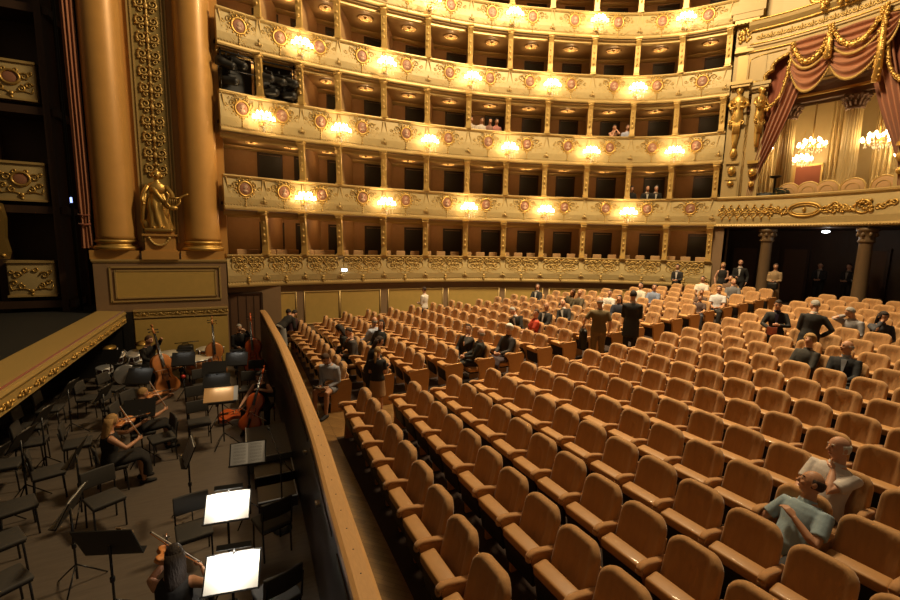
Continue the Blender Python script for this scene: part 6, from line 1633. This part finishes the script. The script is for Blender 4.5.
for s in (S0+.1,CON[0]-.12,CON[0]+.1,CON[1]-.2): M.tube([TIER.at(s,-.10,8.3),TIER.at(s,-.10,9.6)], .028, 6)
o = M.build('pipes', e); o.location = -W
M = mb('black'); 
for a, b in ((S0+.1,CON[0]-.15),(CON[0]+.12,CON[1]-.2)): TIER.sweep(M, [(-.45,8.3),(-.45,9.55),(-.48,9.55),(-.48,8.3)], a, b, .2)
o = M.build('black_cloth', e); o.location = -W
tag(e, 'black pipe frame with cloth carrying the spotlights in the boxes beside the stage', 'frame')
# ---- chairs in the boxes, backs showing over the rails
def box_chair_me():
    M = mb('chair_box'); M.pillow((0,0,.78), (.40,.05,.42), .03, 2); M.pillow((0,-.22,.45), (.40,.42,.07), .03, 2)
    for x in (-.17,.17):
        for y in (-.38,-.02): M.tube([(x,y,.42),(x,y,0)], .018, 5)
    return M.mesh('box_chair')
BCM = box_chair_me()
for t in (1,2):
    for b, (sa, sb) in enumerate(BAYS):
        for q in range(3):
            if b == 0 and q == 0: continue
            if t == 2 and q == 1 and b % 2: continue
            s = lerp(sa+.28, sb-.28, q/2); 
            if t == 2 and b >= 9: continue
            fr = TIER.frame(s, ZT[t]-.88+ (.06 if t == 1 else -.02), -.62+(-.0))
            o = inst('box_chair', BCM); o.matrix_world = fr @ Matrix.Rotation(PI,4,'Z') @ Matrix.Rotation(RND.uniform(-.15,.15),4,'Z') if False else fr @ Matrix.Rotation(RND.uniform(-.15,.15),4,'Z')
            tag(o, '%s tan chair in the %s box from the left, %s tier' % (('left','middle','right')[q], ORD[b+1], 'lowest' if t == 1 else 'second'), 'chair', 'tan chairs in the theatre boxes')
# ------------------------------------------------------------------ light
EXPOSURE = 0.
def lamp(name, kind, loc, energy, col, size=.2, rot=None):
    l = bpy.data.lights.new(name, kind); l.energy = energy; l.color = col
    if kind == 'AREA': l.size = size; l.shape = 'DISK'
    else: l.shadow_soft_size = size
    o = bpy.data.objects.new(name, l); COL.objects.link(o); o.location = loc
    if rot: o.rotation_euler = rot
    return o
lamp('ceiling_chandelier', 'POINT', (9.,8.6,17.), 7800, (1,.75,.43), 1.3)
sp = lamp('overhead_light', 'SPOT', (10.5,10.2,17.5), 17500, (1,.79,.48), .9)  # added spot without a fixture, brightens mid stalls and leaves the edges dimmer
sp.data.spot_size = math.radians(68); sp.data.spot_blend = 1.
w = bpy.data.worlds.new('world'); SC.world = w; w.use_nodes = True
bg = w.node_tree.nodes['Background']; bg.inputs['Color'].default_value = (1,.66,.36,1); bg.inputs['Strength'].default_value = .085
# ------------------------------------------------------------------ camera
cam = bpy.data.cameras.new('camera'); co = bpy.data.objects.new('camera', cam); COL.objects.link(co)
cam.sensor_fit = 'HORIZONTAL'; cam.sensor_width = 36.; cam.lens = 430./900.*36.
cam.clip_start = .05
RM = ((0.90011065,-0.03835086,0.43397008),(-0.43509657,-0.12983834,0.89097305),(0.02217638,-0.99079323,-0.1335552))
co.matrix_world = Matrix(((RM[0][0],-RM[0][1],-RM[0][2],0.),(RM[1][0],-RM[1][1],-RM[1][2],0.),(RM[2][0],-RM[2][1],-RM[2][2],3.53),(0,0,0,1)))
SC.camera = co
SC.view_settings.view_transform = 'Standard'; SC.view_settings.look = 'None'; SC.view_settings.gamma = 1.; SC.view_settings.use_curve_mapping = False
SC.view_settings.exposure = EXPOSURE
SC.cycles.use_denoising = True
SC.cycles.max_bounces = 6; SC.cycles.diffuse_bounces = 3; SC.cycles.glossy_bounces = 3; SC.cycles.transmission_bounces = 2
SC.cycles.sample_clamp_indirect = 4.; SC.cycles.caustics_reflective = False; SC.cycles.caustics_refractive = False
